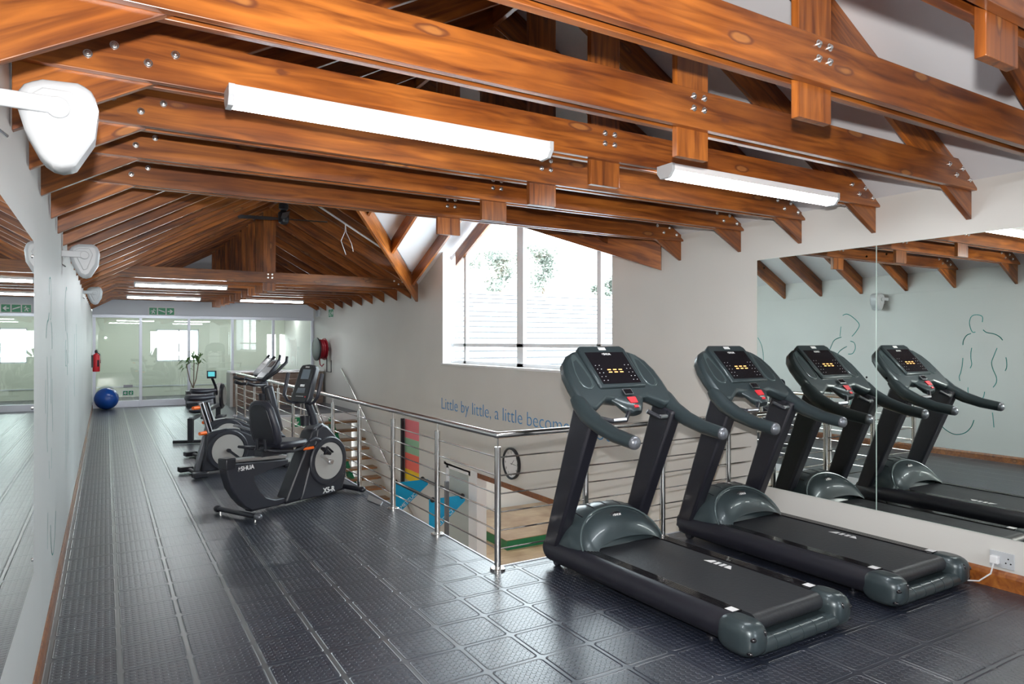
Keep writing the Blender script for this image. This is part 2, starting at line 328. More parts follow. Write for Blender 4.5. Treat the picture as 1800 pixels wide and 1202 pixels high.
# gable wall above the window (between frame and slope) stays open: the frame follows the slope
fw=MB().prism([(XL,YF,2.39),(XR,YF,2.39),(XR,YF,ZE+.05),(XM,YF,ZR+.05),(XL,YF,zc(XL)+.05)],(0,.15,0)); struct('wall_far',fw,'wallF',smooth=0)
# glass partition
gp=thing('window_2',None,None,(XM,YF,0)); gp['kind']='structure'
fxs=[-.25,.79,1.94,3.04,4.14,5.25]
fm=MB(); 
for x in fxs: fm.bb(x-XM-.035,x-XM+.035,-.04,.04,0,2.39)
fm.bb(XL-XM,XR-XM,-.045,.045,2.32,2.40); fm.bb(XL-XM,2.9-XM,-.03,.03,0,.17); fm.bb(2.9-XM,XR-XM,-.03,.03,0,.17)
fm.build('partition_frame','alu',gp,bevel=.005,smooth=0)
for a,b in zip(fxs,fxs[1:]): MB().bb(a-XM+.03,b-XM-.03,-.004,.004,.16,2.33).build('glass_pane','pglass',gp,smooth=0)
# office behind the partition
YO=24.2; o=MB()
o.bb(XL-.2,1.38,YO,YO+.15,0,2.7).bb(1.38,2.6,YO,YO+.15,0,1.08).bb(1.38,2.6,YO,YO+.15,2.1,2.7).bb(2.6,4.72,YO,YO+.15,0,2.7)
sl=[4.72+.29*i for i in range(4)]
for i,x in enumerate(sl): o.bb(x,x+.13 if i else x+.0001,YO,YO+.15,.95,1.95)
o.bb(4.72,6.8,YO,YO+.15,0,.95).bb(4.72,6.8,YO,YO+.15,1.95,2.7).bb(5.88,6.8,YO,YO+.15,.95,1.95)
o.bb(XL-.2,XL,YF+.15,YO,0,2.7).bb(6.6,6.8,YF,YO,0,2.7).bb(XR+.24,6.8,YF,YF+.15,0,2.7)
struct('wall_office',o,'wallG',smooth=0)
struct('ceiling_office',MB().bb(XL-.2,6.8,YF+.15,YO+.15,2.66,2.72),'ceil',smooth=0)
struct('trim_office',MB().bb(XL,6.6,YO-.02,YO,.30,.33),'wallF',smooth=0)
w3=thing('window_3',None,None,(1.99,YO+.05,1.59)); w3['kind']='structure'
q=MB(); 
for x in (-.6,.03,.6): q.bb(x-.02,x+.02,-.02,.02,-.51,.51)
q.bb(-.61,.61,-.02,.02,-.51,-.47).bb(-.61,.61,-.02,.02,.47,.51); q.build('window_frame','alu',w3,smooth=0)
MB().bb(-.6,.6,0,.005,-.5,.5).build('window_pane','glass',w3,smooth=0)
# lower storey
struct('floor_lower',MB().bb(-1,11.2,2,21,-2.85,-2.75),'oak',smooth=0)
lw=MB(); lw.bb(-1.2,-1,2,21,-2.75,-.28).bb(-1,5.2,16.45,16.6,-2.75,-.28).bb(10.8,11,2,15.4,-2.75,-.2).bb(5.53,10.9,15.2,15.35,-2.75,-.2).bb(-1,10.9,2,2.15,-2.75,-.28)
lw.bb(5.29,5.5,11.2,11.36,-2.75,-.47).bb(5.29,5.5,10.0,11.3,-.52,-.47)
struct('wall_lower',lw,'wallR',smooth=0)
struct('ceiling_lower',MB().bb(5.54,10.9,2.1,15.3,-.2,-.14),'ceil',smooth=0)
struct('trim_4',MB().bb(10.77,10.8,2.2,15.2,-2.75,-2.62).bb(5.6,10.8,15.17,15.2,-2.75,-2.65),'skirt',smooth=0)
d1=thing('door_1',None,None,(5.32,10.7,-2.75)); d1['kind']='structure'
MB().bb(-.03,.03,-.45,-.38,0,2.24).bb(-.03,.03,.42,.5,0,2.24).bb(-.03,.03,-.45,.5,2.18,2.26).build('door_frame','white',d1,smooth=0)
MB().bb(-.005,.005,-.38,.42,.02,2.18).build('door_pane',mat('frosted_door_glass',(.50,.55,.53),.25),d1,smooth=0)
struct('trim_5',MB().bb(5.27,5.45,9.98,10.22,-2.75,-.47),'white',smooth=0)
# ======================= ROOF TIMBER =======================
bolt_mb=MB(); bolt_mb.lathe([(.001,0),(.017,0),(.017,.004),(.0105,.0045),(.0105,.011),(.007,.015),(.001,.0165)],(0,0,0),'y',12)
bolt_mb.v=[(x,-y,z) for x,y,z in bolt_mb.v]; bolt_mb.f=[tuple(reversed(ff)) for ff in bolt_mb.f]
bolt_me=bolt_mb.build('bolt','chrome').data; bpy.data.objects.remove(bpy.data.objects['bolt'])
TB=.037
def rafter_pts(y,side,x_in=XM,zo=0):
    xe=XR-.006 if side>0 else XL-.012
    a=x_in; 
    return [(a,y,zlow(a)+zo),(xe-side*.055,y,zlow(xe-side*.055)),(xe,y,zlow(xe)-.0),(xe,y,zc(xe)-.006),(a,y,zc(a)-.006+zo*0)]
def make_truss(y):
    t=thing('roof_truss','x','roof truss',(XM,y,2.75),0,'pine roof trusses across the hall')
    for k,yy in enumerate((y,y+2*TB)):
        plank('tie_beam',[(XL+.005,yy,2.763),(XR-.008,yy,2.763),(XR-.008,yy,2.78),(XR-.26,yy,2.955),(XL+.28,yy,2.955),(XL+.005,yy,2.78)],(1,0,0),(0,1,0),TB,'wood',t)
    for s in (1,-1):
        plank('rafter',rafter_pts(y+TB,s),(1,0,-.56*s),(0,1,0),TB,'wood',t)
    plank('king_post',[(XM-.11,y+TB,2.62),(XM+.105,y+TB,2.62),(XM+.105,y+TB,zlow(XM+.105)),(XM,y+TB,zlow(XM)),(XM-.11,y+TB,zlow(XM-.11))],(0,0,1),(0,1,0),TB,'wood',t)
    bp=[(-.036,.108),(.036,.108),(-.036,.168),(.036,.168)]+[(2.36,.15),(2.53,.14),(2.45,.087),(2.63,.075)]+[(-2.61,.077),(-2.52,.13),(-2.40,.083),(-2.30,.138)]
    for yy,fl in ((0,0),(3*TB,1)):
        for bx,bz in bp:
            b=bpy.data.objects.new('bolt',bolt_me); COL.objects.link(b); b.parent=t; b.location=(bx,yy,bz); 
            if fl: b.rotation_euler=(0,0,math.pi)
    return t
T=make_truss(1.763)
NY=[1.763,2.454,3.155,3.83,4.50,5.30]; FY=[12.8+.767*k for k in range(10)]
names_near=['second roof truss from the camera, its king post foot over the nearest treadmill','third roof truss from the camera, with a four bolt king post joint','roof truss that carries the two nearest lit fluorescent fittings','roof truss just behind the one carrying the fluorescent fittings','roof truss next before the last of the near row','last roof truss of the near row, before the raised dormer window']
lab=lambda i:'roof truss in the far row, '+['nearest one, first beyond the dormer window','second from its front','carrying the nearer far fluorescent fitting','fourth from its front','fifth from its front','sixth from its front','carrying the two farthest fluorescent fittings','eighth from its front','ninth from its front','last one against the far wall'][i]
T['label']=names_near[0]
for i,y in enumerate(NY[1:]): c_=copy_tree(T); c_.location.y=y; c_['label']=names_near[i+1]
for i,y in enumerate(FY): c_=copy_tree(T); c_.location.y=y; c_['label']=lab(i)
for y,l in ((1.07,'roof truss nearest the camera, at the top right corner'),): c_=copy_tree(T); c_.location.y=y; c_['label']=l
# rafters without ties: left slope and the jack rafters of the right slope
LY=[6.05+.75*k for k in range(9)]
ORD=['first','second','third','fourth','fifth','sixth','seventh','eighth','ninth']
r0=None
for i,y in enumerate(LY):
    if r0 is None:
        r0=plank('common_rafter',rafter_pts(0,-1),(1,0,.56),(0,1,0),.045,'wood'); r=r0
    else: r=r0.copy(); COL.objects.link(r)
    r.location.y=y; tag(r,'dark pine common rafter on the left slope, %s beyond the near row of trusses'%ORD[i],'rafter','common rafters on the left roof slope')
def valley_x(y): return XR-(XR-XM)*((y-DY0)/(DYM-DY0) if y<DYM else (DY1-y)/(DY1-DYM))
k=0
for y in LY:
    vx=valley_x(y); 
    if vx>3.0:
        xx=vx
        pts=[(XM,y,zlow(XM)),(xx,y,zlow(xx)),(xx,y,zc(xx)-.006),(XM,y,zc(XM)-.006)]
        o=plank('jack_rafter',pts,(1,0,-.56),(0,1,0),.045,'wood'); tag(o,'short pine jack rafter on the right slope, %s from the near end'%ORD[k],'rafter','jack rafters on the right roof slope'); k+=1
# valley rafters
for nm,ye,lb in (('near',DY0,'pine valley rafter ending in a square cut above the near side of the gable window'),('far',DY1,'pine valley rafter coming down beyond the gable window')):
    a=V((XR-.045,ye,ZE)); b=V((XM,DYM,ZR)); d=(b-a).normalized(); n=V((-(b-a).y,(b-a).x,0)).normalized()
    up=V((0,0,1)); dpt=.34
    pts=[a-up*.02,a-up*(dpt+.02),b-up*(dpt+.02),b-up*.02]
    o=plank('valley_rafter',[p-n*.025 for p in pts],d,n,.05,'wood'); tag(o,lb,'rafter')
# dormer jack rafters
jn=0
for side,ye in ((1,DY1),(-1,DY0)):
    for x in (3.45,4.2,4.98,XR+.13):
        fr_=(x-XM)/(XR-XM); yf=DYM+(ye-DYM)*min(fr_,1); low=.14 if x>XR else 0
        if x>XR: yf=11.1 if side>0 else 6.75
        z1=ZE+.45*abs(yf-ye)-.006-low; z0=ZR-.006-low
        o=plank('dormer_rafter',[(x,yf,z1),(x,yf,z1-.24),(x,DYM,z0-.24),(x,DYM,z0)],(0,-side,.45),(1,0,0),.045,'wood')
        tag(o,'reddish dormer rafter %s on the %s slope of the dormer'%({3.45:'nearest the main ridge',4.2:'second from the main ridge',4.98:'third from the main ridge'}.get(x,'lying against the window frame'),'far' if side>0 else 'near'),'rafter','dormer rafters')
o=plank('ridge_beam',[(XM-.02,YB,ZR-.03),(XM-.02,YB,ZR-.27),(XM-.02,YF,ZR-.27),(XM-.02,YF,ZR-.03)],(0,1,0),(1,0,0),.04,'wood'); tag(o,'long dark pine ridge beam at the peak of the roof','ridge beam')
# ======================= LIGHT FITTINGS =======================
def fitting(L_,loc_,label,grp='fluorescent fittings under the trusses'):
    t=thing('fluorescent_fitting',label,'light',loc_,0,grp)
    MB().bb(-L_/2,L_/2,-.062,.062,-.04,0).build('housing','white',t,bevel=.003,smooth=0)
    for s in (-1,1): MB().prism([(s*L_/2-.012,-.065,.0),(s*L_/2-.012,-.065,-.045),(s*L_/2-.012,-.035,-.082),(s*L_/2-.012,.035,-.082),(s*L_/2-.012,.065,-.045),(s*L_/2-.012,.065,0)],(.024,0,0)).build('end_cap','wplas',t,smooth=0)
    MB().prism([(-L_/2+.012,-.056,-.040),(-L_/2+.012,-.052,-.055),(-L_/2+.012,-.032,-.078),(-L_/2+.012,.032,-.078),(-L_/2+.012,.052,-.055),(-L_/2+.012,.056,-.040)],(L_-.024,0,0)).build('diffuser','tube',t,smooth=0)
    return t
fitting(1.60,(1.25,3.089,2.768),'lit fluorescent fitting nearest the camera, left of the king posts')
fitting(1.62,(3.74,3.089,2.772),'lit fluorescent fitting above the right treadmill, right of the king posts')
fitting(1.5,(1.19,13.66,2.75),'lit fluorescent fitting at the front of the far truss row')
fitting(1.5,(1.16,17.5,2.75),'lit fluorescent fitting farthest left above the exit sign wall')
fitting(1.5,(3.53,17.5,2.75),'lit fluorescent fitting farthest right, right of the far king posts')
for x in (.8,3.,5.2): fitting(1.5,(x,22.4,2.66),'added fluorescent fitting brightening the glass office','added office fittings')  # invented fittings, put in to brighten the office behind the glass
for x in (.9,3.9): fitting(1.5,(x,-.9,2.75),'added unseen fluorescent fitting behind the camera, for fill light','added fittings behind the camera')  # added out of view as fill light for the room
for x,y in ((7,6.),(7,10.),(9,13.5),(9,8.5),(7,13.5)): fitting(1.5,(x,y,-.2),'added unseen fluorescent fitting brightening the lower hall','added lower hall fittings')  # unseen fittings added to make the lower hall brighter
# ======================= RAILING =======================
R_=thing('stainless_railing','polished stainless railing with six wires turning the corner around the stairwell','railing',(RX,RY,0))
def post(x,y,par,h=.915,base=True):
    m=MB(); m.lathe([(.001,0),(.058,0),(.058,.014),(.05,.018),(.05,.018),(.001,.018)],(x,y,0),'z',20) if base else None
    m.cyl((x,y,.0),(x,y,h),.0245,18); m.cyl((x,y,h),(x,y,.985),.006,8)
    m.build('post','steel',par,smooth=40)
npost=12
for i in range(npost): post(0,1.073*i,R_)
for x in (.813,1.643,2.463): post(x,0,R_)
Lr=1.073*(npost-1)
for z in [.155+.136*i for i in range(6)]:
    MB().tube([(0,Lr,z),(0,0,z)],.0062,8).build('rail_wire','steel',R_); MB().tube([(0,0,z),(2.77,0,z)],.0062,8).build('rail_wire','steel',R_)
m=MB(); m.tube([(0,Lr,1.0),(0,.03,1.0),(0,0,1.0),(.03,0,1.0),(2.775,0,1.0)],.0255,18); m.build('handrail','steel',R_,smooth=50)
R2=thing('stainless_railing','short stainless railing across the far end of the stairwell','railing',(RX+.06,16.22,0))
for x in (.7,1.35): post(x,0,R2)
for z in [.155+.136*i for i in range(6)]: MB().tube([(0.03,0,z),(1.35,0,z)],.0062,8).build('rail_wire','steel',R2)
MB().tube([(.03,0,1.0),(1.38,0,1.0)],.0255,16).build('handrail','steel',R2)
o=MB(); 
o.tube([(0,0,0),(0,-4.9,-2.84)],.021,14); 
for k in (.15,.5,.85): o.tube([(0,-4.9*k,-2.84*k),(.0,-4.9*k,-2.84*k-.05),(.07,-4.9*k,-2.84*k-.06)],.008,8)
o=o.build('stair_handrail','steel'); o.location=(XR-.075,17.3,1.0); tag(o,'slim handrail sloping down the beige wall above the stairs','handrail')
o=MB().tube([(0,0,0),(0,-4.6,-2.67)],.021,12); o.tube([(0,-.1,-.06),(0,-.1,-1)],.02,10); o.tube([(0,-2.3,-1.33),(0,-2.3,-2.3)],.02,10)
o=o.build('stair_handrail','steel'); o.location=(3.95,16.15,.98); tag(o,'handrail on the open side of the wooden stairs','handrail')
# stairs
st=thing('staircase','open wooden staircase with green stringer going down beside the beige wall','staircase',(4.6,16.2,0))
for k in range(1,15):
    MB().bb(-.55,.6,-.26*k-.05,-.26*k+.24,-.18*k-.045,-.18*k).build('tread','tread',st,bevel=.006,smooth=0)
m=MB(); m.prism([(-.04,0,-.1),(-.04,-3.9,-2.7),(-.04,-3.6,-2.7),(-.04,0,-.28)],(.08,0,0))
for k in range(1,15): m.bb(-.05,.05,-.26*k+.0,-.26*k+.12,-.18*k-.17,-.18*k-.046)
m.build('stringer','green',st,smooth=0)
# ======================= MIRRORS =======================
def mirror(y0,y1,z0,z1,x,s,label):
    t=thing('wall_mirror',label,'mirror',(x,(y0+y1)/2,z0),0,'mirrors on the walls')
    L_=(y1-y0)/2
    MB().bb(min(0,s*.005),max(0,s*.005),-L_,L_,0,z1-z0).build('mirror_backing','medge',t,smooth=0)
    MB().bb(min(s*.005,s*.006),max(s*.005,s*.006),-L_+.002,L_-.002,.002,z1-z0-.002).build('mirror_glass','mirror',t,smooth=0)
    for yy in (-L_+.08,L_-.08):
        for zz in (.08,(z1-z0)/2,z1-z0-.08):
            MB().lathe([(.001,0),(.009,0),(.007,.004),(.001,.006)],(s*.006,yy,zz),'x' ,10).build('screw_cap','chrome',t)
mirror(3.19,4.349,.353,2.466,XR,-1,'large wall mirror left of the vertical seam, behind the treadmills')
mirror(.9,3.186,.353,2.466,XR,-1,'large wall mirror right of the vertical seam, behind the treadmills')
mirror(-1.2,3.88,.62,2.165,XL,1,'wall mirror at the left edge on the grey wall')
# ======================= TREADMILL =======================
def arc(n,a0,a1): return [a0+(a1-a0)*i/n for i in range(n+1)]
def make_treadmill(loc_,rz,label):
    t=thing('treadmill',label,'treadmill',loc_,rz,'treadmills in front of the mirror')
    for s in (-1,1):                                # round black side rails
        prof=[(.375,.208)]+[(.375+.085*math.sin(a),.125+.083*math.cos(a)) for a in arc(12,0.15,math.pi-.15)]+[(.375,.042)]
        r1=[V((s*x,-.80,z)) for x,z in prof]; r2=[V((s*x,.86+ (z-.04)*.45,z)) for x,z in prof]
        if s<0: r1.reverse(); r2.reverse()
        MB().loft([r1,r2]).build('side_rail','pole',t,smooth=50)
        m=MB().bb(s*.343-.043,s*.343+.043,-.80,.52,.196,.207)
        for k in range(5): m.bb(s*.343-.036+k*.016,s*.343-.028+k*.016,-.76,.52,.207,.2105)
        m.build('foot_rail','gloss',t,smooth=0)
        MB().bb(s*.35-.028,s*.35+.028,-.80,-.745,.2106,.2116).build('warning_sticker','label',t,smooth=0)
    MB().bb(-.36,.36,-.78,.88,.055,.185).build('deck_frame','black',t,smooth=0)
    # belt wrapping the rear roller
    prof=[(.5,.203)]+[(-.85-.052*math.sin(a),.151+.052*math.cos(a)) for a in arc(10,0,math.pi)]+[(.5,.10)]
    MB().prism([(-.298,y,z) for y,z in prof],(.596,0,0)).build('running_belt','belt',t,smooth=50)
    m=MB(); z=.2045
    for k,(a,b,c_,d_) in enumerate(((-.115,-.055,-.075,-.055),(-.04,-.012,-.04,-.012),(.006,.034,.006,.034),(.05,.115,.05,.075))):
        m.prism([(.19,-.2+a,z),(.19,-.2+b,z),(.245,-.2+d_,z),(.245,-.2+c_,z)],(0,0,.0008))
    m.build('belt_mark','label',t,smooth=0)
    # rear end caps
    for s in (-1,1):
        m=MB().ball((s*.382,-.865,.112),(.092,.135,.1),24,16,.72,zt=.206,zb=.018); cap=m.build('end_cap','teal2' if 0 else 'teal',t,smooth=40)
        for (dx,dy,dz_,rx,ry,rz_) in ((s*.05,-.112,.02,.018,.02,.015),(-s*.03,-.118,.04,.009,.018,.02),(s*.06,-.10,-.055,.014,.02,.012)):
            MB().ball((s*.382+dx,-.865+dy,.112+dz_),(rx,ry,rz_),12,8).build('cap_hole','disp',cap)
        m=MB().tube([(s*.30+s*.0,-.985,.10),(s*.34,-.998,.11)],.004,6)
    m=MB().tube([(-.33,-.935,.062),(.33,-.935,.062)],.046,20); m.prism([(-.32,-.94,.104),(-.32,-.83,.098),(-.32,-.83,.04),(-.32,-.94,.03)],(.64,0,0)); rbp=m.build('rear_bumper','teal',t,smooth=45)
    for k in range(5): MB().tube([(-.232+.115*k,-.935,.062),(-.22+.115*k,-.935,.062)],.0485,20).build('bumper_rib','teal',rbp)
    # motor hood
    n=22; rings=[]
    def ring(a,h,y0,ln,z0=.2,pw=.8): return [V((a*math.copysign(abs(math.cos(th))**pw,math.cos(th)),y0+ln*math.sin(th),z0+h*math.sin(th))) for th in arc(n,math.pi,0)]
    outer=[ring(.375,.232,.50,.17,.196,.95),ring(.40,.26,.54,.17,.19,.9),ring(.415,.275,.64,.15,.18,.75),ring(.42,.265,.78,.09,.17,.7),ring(.42,.2,.88,.05,.15,.7),ring(.41,.06,.93,.0,.12,.7)]
    hood=MB().loft([r+[V((r[-1].x,r[-1].y,.06)),V((r[0].x,r[0].y,.06))] for r in outer]).build('motor_hood','teal',t,smooth=40)
    face=[ring(.372,.228,.499,.168,.199,.95),ring(.365,.205,.485,.13,.199,.95),ring(.34,.14,.455,.07,.199,.95),ring(.30,.062,.43,.045,.199,.95)]
    MB().loft(face,cap=False,closed=False).build('hood_front','teal2' if 0 else 'teal',t,smooth=60)
    MB().tube(ring(.386,.243,.505,.172,.199,.93),.007,8).build('hood_edge','teal2',t)
    for xx in (-.26,-.13,0,.13,.26):
        hh=lambda y:0
        pth=[]
        for (a,h,y0,ln,z0,pw) in ((.40,.26,.54,.17,.19,.9),(.415,.275,.64,.15,.18,.75),(.42,.265,.78,.09,.17,.7),(.42,.2,.88,.05,.15,.7)):
            c0=min(abs(xx)/a,1)**(1/pw); sn=math.sqrt(max(1-c0*c0,0)); pth.append((xx,y0+ln*sn,z0+h*sn+.0005))
        MB().tube(pth,.0045,6).build('hood_groove','black',hood)
    em=MB().ball((0,.612,.395),(.055,.012,.021),18,8); em.build('emblem','disp',t)
    logo('emblem_text',.026,'label',t,(0,.5945,.386),(1,0,0),(0,.25,.97),align='CENTER',bold=.0006)
    # uprights
    for s in (-1,1):
        x0=s*.385-.055
        MB().prism([(x0,.80,.10),(x0,.99-.04,.10),(x0,.56,1.23),(x0,.34,1.17)],(.11,0,0)).build('upright','pole',t,bevel=.02,smooth=40)
    # console
    TL=math.radians(46); cu,su=math.cos(TL),math.sin(TL)
    def P(u,v,w=0): return V((u,.50+v*cu-w*su,1.27+v*su+w*cu))
    out=[(-.27,.455),(-.15,.475),(0,.48),(.15,.475),(.27,.455),(.34,.42),(.405,.35),(.44,.25),(.45,.13),(.445,0),(.43,-.08),(.33,-.09),(.20,-.01),(.1,-.03),(-.1,-.03),(-.20,-.01),(-.33,-.09),(-.43,-.08),(-.445,0),(-.45,.13),(-.44,.25),(-.405,.35),(-.34,.42)]
    MB().prism([P(u,v,-.05) for u,v in out],P(0,0,.045)-P(0,0,-.05)).build('console_body','teal',t,bevel=.028,smooth=60)
    cpn=MB().prism([P(u,v,.0) for u,v in ((-.235,.46),(-.2,.488),(.2,.488),(.235,.46),(.225,.07),(-.225,.07))],P(0,0,.066)-P(0,0,0)).build('console_panel','teal',t,bevel=.014,smooth=60)
    MB().prism([P(u,v,.066) for u,v in ((-.19,.415),(.19,.415),(.185,.10),(-.185,.10))],P(0,0,.0685)-P(0,0,.066)).build('display','disp',cpn,smooth=0)
    m=MB()
    for i in range(3):
        for j in range(2): c_=P(-.055+.055*i,.235-.024*j,.069); a=(P(1,0,0)-P(0,0,0)); b=(P(0,1,0)-P(0,0,0)); m.prism([c_-a*.016-b*.004,c_+a*.016-b*.004,c_+a*.016+b*.004,c_-a*.016+b*.004],(0,-.0005,.0007))
    m.build('display_light','amber',cpn,smooth=0)
    m=MB(); a=(P(1,0,0)-P(0,0,0)); b=(P(0,1,0)-P(0,0,0))
    for sx in (-1,1):
        for i in range(2):
            for j in range(5): c_=P(sx*(.125+.037*i),.28-.037*j,.069); m.prism([c_-a*.004-b*.002,c_+a*.004-b*.002,c_+a*.004+b*.002,c_-a*.004+b*.002],(0,-.0004,.0006))
    m.build('key_mark','label',cpn,smooth=0)
    logo('brand_text',.028,'label',cpn,P(0,.385,.0692),a,b,align='CENTER',bold=.0006)
    c_=P(0,.452,.067); MB().prism([c_-a*.035-b*.014,c_+a*.035-b*.014,c_+a*.035+b*.014,c_-a*.035+b*.014],(0,-.001,.001)).build('asset_sticker','label',cpn,smooth=0)
    for s in (-1,1):
        tear=[(.272,.41),(.30,.415),(.33,.37),(.352,.30),(.368,.22),(.372,.15),(.36,.105),(.33,.08),(.295,.08),(.265,.105),(.252,.15),(.252,.22),(.258,.32)]
        bh=MB().prism([P(s*u,v,.0448) for u,v in tear],P(0,0,.0475)-P(0,0,.0448)).build('bottle_holder','teal2',t,smooth=0)
        MB().tube([P(s*u,v,.047) for u,v in tear[5:12]],.005,6).build('holder_rim','teal2',bh)
        MB().prism([P(s*u,v,.0478) for u,v in ((.29,.36),(.325,.34),(.352,.25),(.362,.16),(.35,.115),(.325,.092),(.30,.092),(.275,.115),(.264,.17),(.272,.26))],P(0,0,.0485)-P(0,0,.0478)).build('holder_shade','teal',bh,smooth=0)  # flat darker shape paints the shading inside the bottle holder's hollow
        # swept arms
        pth=[P(s*.425,.05,-.012),P(s*.422,.0,-.01),(s*.42,.42,1.185),(s*.42,.28,1.12),(s*.418,.12,1.075),(s*.415,-.05,1.05)]
        MB().tube(pth,[.045,.058,.062,.056,.05,.046],18).build('arm','teal',t,smooth=50)
        MB().ball((s*.4148,-.055,1.0497),(.0455,.035,.0455),18,10).build('arm_cap','mgrey',t)
        # pulse grips
        MB().tube([(s*.09,.36,1.19),(s*.16,.31,1.145),(s*.26,.34,1.14),(s*.37,.42,1.17)],[.017]*4,12).build('pulse_grip','black',t)
        MB().tube([(s*.165,.3035,1.15),(s*.255,.333,1.145)],.0155,12).build('pulse_sensor','silver',t)
    # centre pod
    rings=[]
    for v,wd,th in ((.06,.19,.02),(.0,.17,.06),(-.06,.125,.085),(-.11,.09,.09),(-.145,.06,.06)):
        rings.append([P(wd*math.cos(q),v,.045-.03+th*.55*math.sin(q) ) for q in [2*math.pi*i/18 for i in range(18)]])
    MB().loft(rings).build('control_pod','teal',t,smooth=60)
    c_=P(0,.02,.062); MB().prism([c_-a*.042-b*.026,c_+a*.042-b*.026,c_+a*.042+b*.026,c_-a*.042+b*.026],(0,-.004,.004)).build('pod_frame','silver',t,smooth=0)
    c_=P(0,.02,.067); MB().prism([c_-a*.036-b*.021,c_+a*.036-b*.021,c_+a*.036+b*.021,c_-a*.036+b*.021],(0,-.002,.002)).build('pod_display','disp',t,smooth=0)
    MB().prism([P(u,v,.058) for u,v in ((-.04,-.03),(.04,-.03),(.034,-.085),(-.034,-.085))],P(0,0,.069)-P(0,0,.058)).build('stop_button','red',t,bevel=.003,smooth=0)
    MB().prism([P(u,v,.052) for u,v in ((-.02,-.105),(.02,-.105),(.018,-.125),(-.018,-.125))],P(0,0,.065)-P(0,0,.052)).build('safety_key','red',t,smooth=0)
    for s in (-1,1):
        MB().cyl((s*.33,.86,.036),(s*.37,.86,.036),.036,16).build('wheel','black',t)
        MB().cyl((s*.34,-.62,.0),(s*.34,-.62,.012),.03,14).cyl((s*.34,-.62,.012),(s*.34,-.62,.06),.012,10).build('levelling_foot','black',t)
    return t
t1=make_treadmill((3.32,3.415,0),math.radians(1.6),'dark grey green treadmill nearest the camera, beside the corner of the railing')
t2=copy_tree(t1); t2.location=(4.69,3.415,0); t2.rotation_euler.z=math.radians(.6); t2['label']='dark grey green treadmill against the mirror wall, with a white cable at its rear'
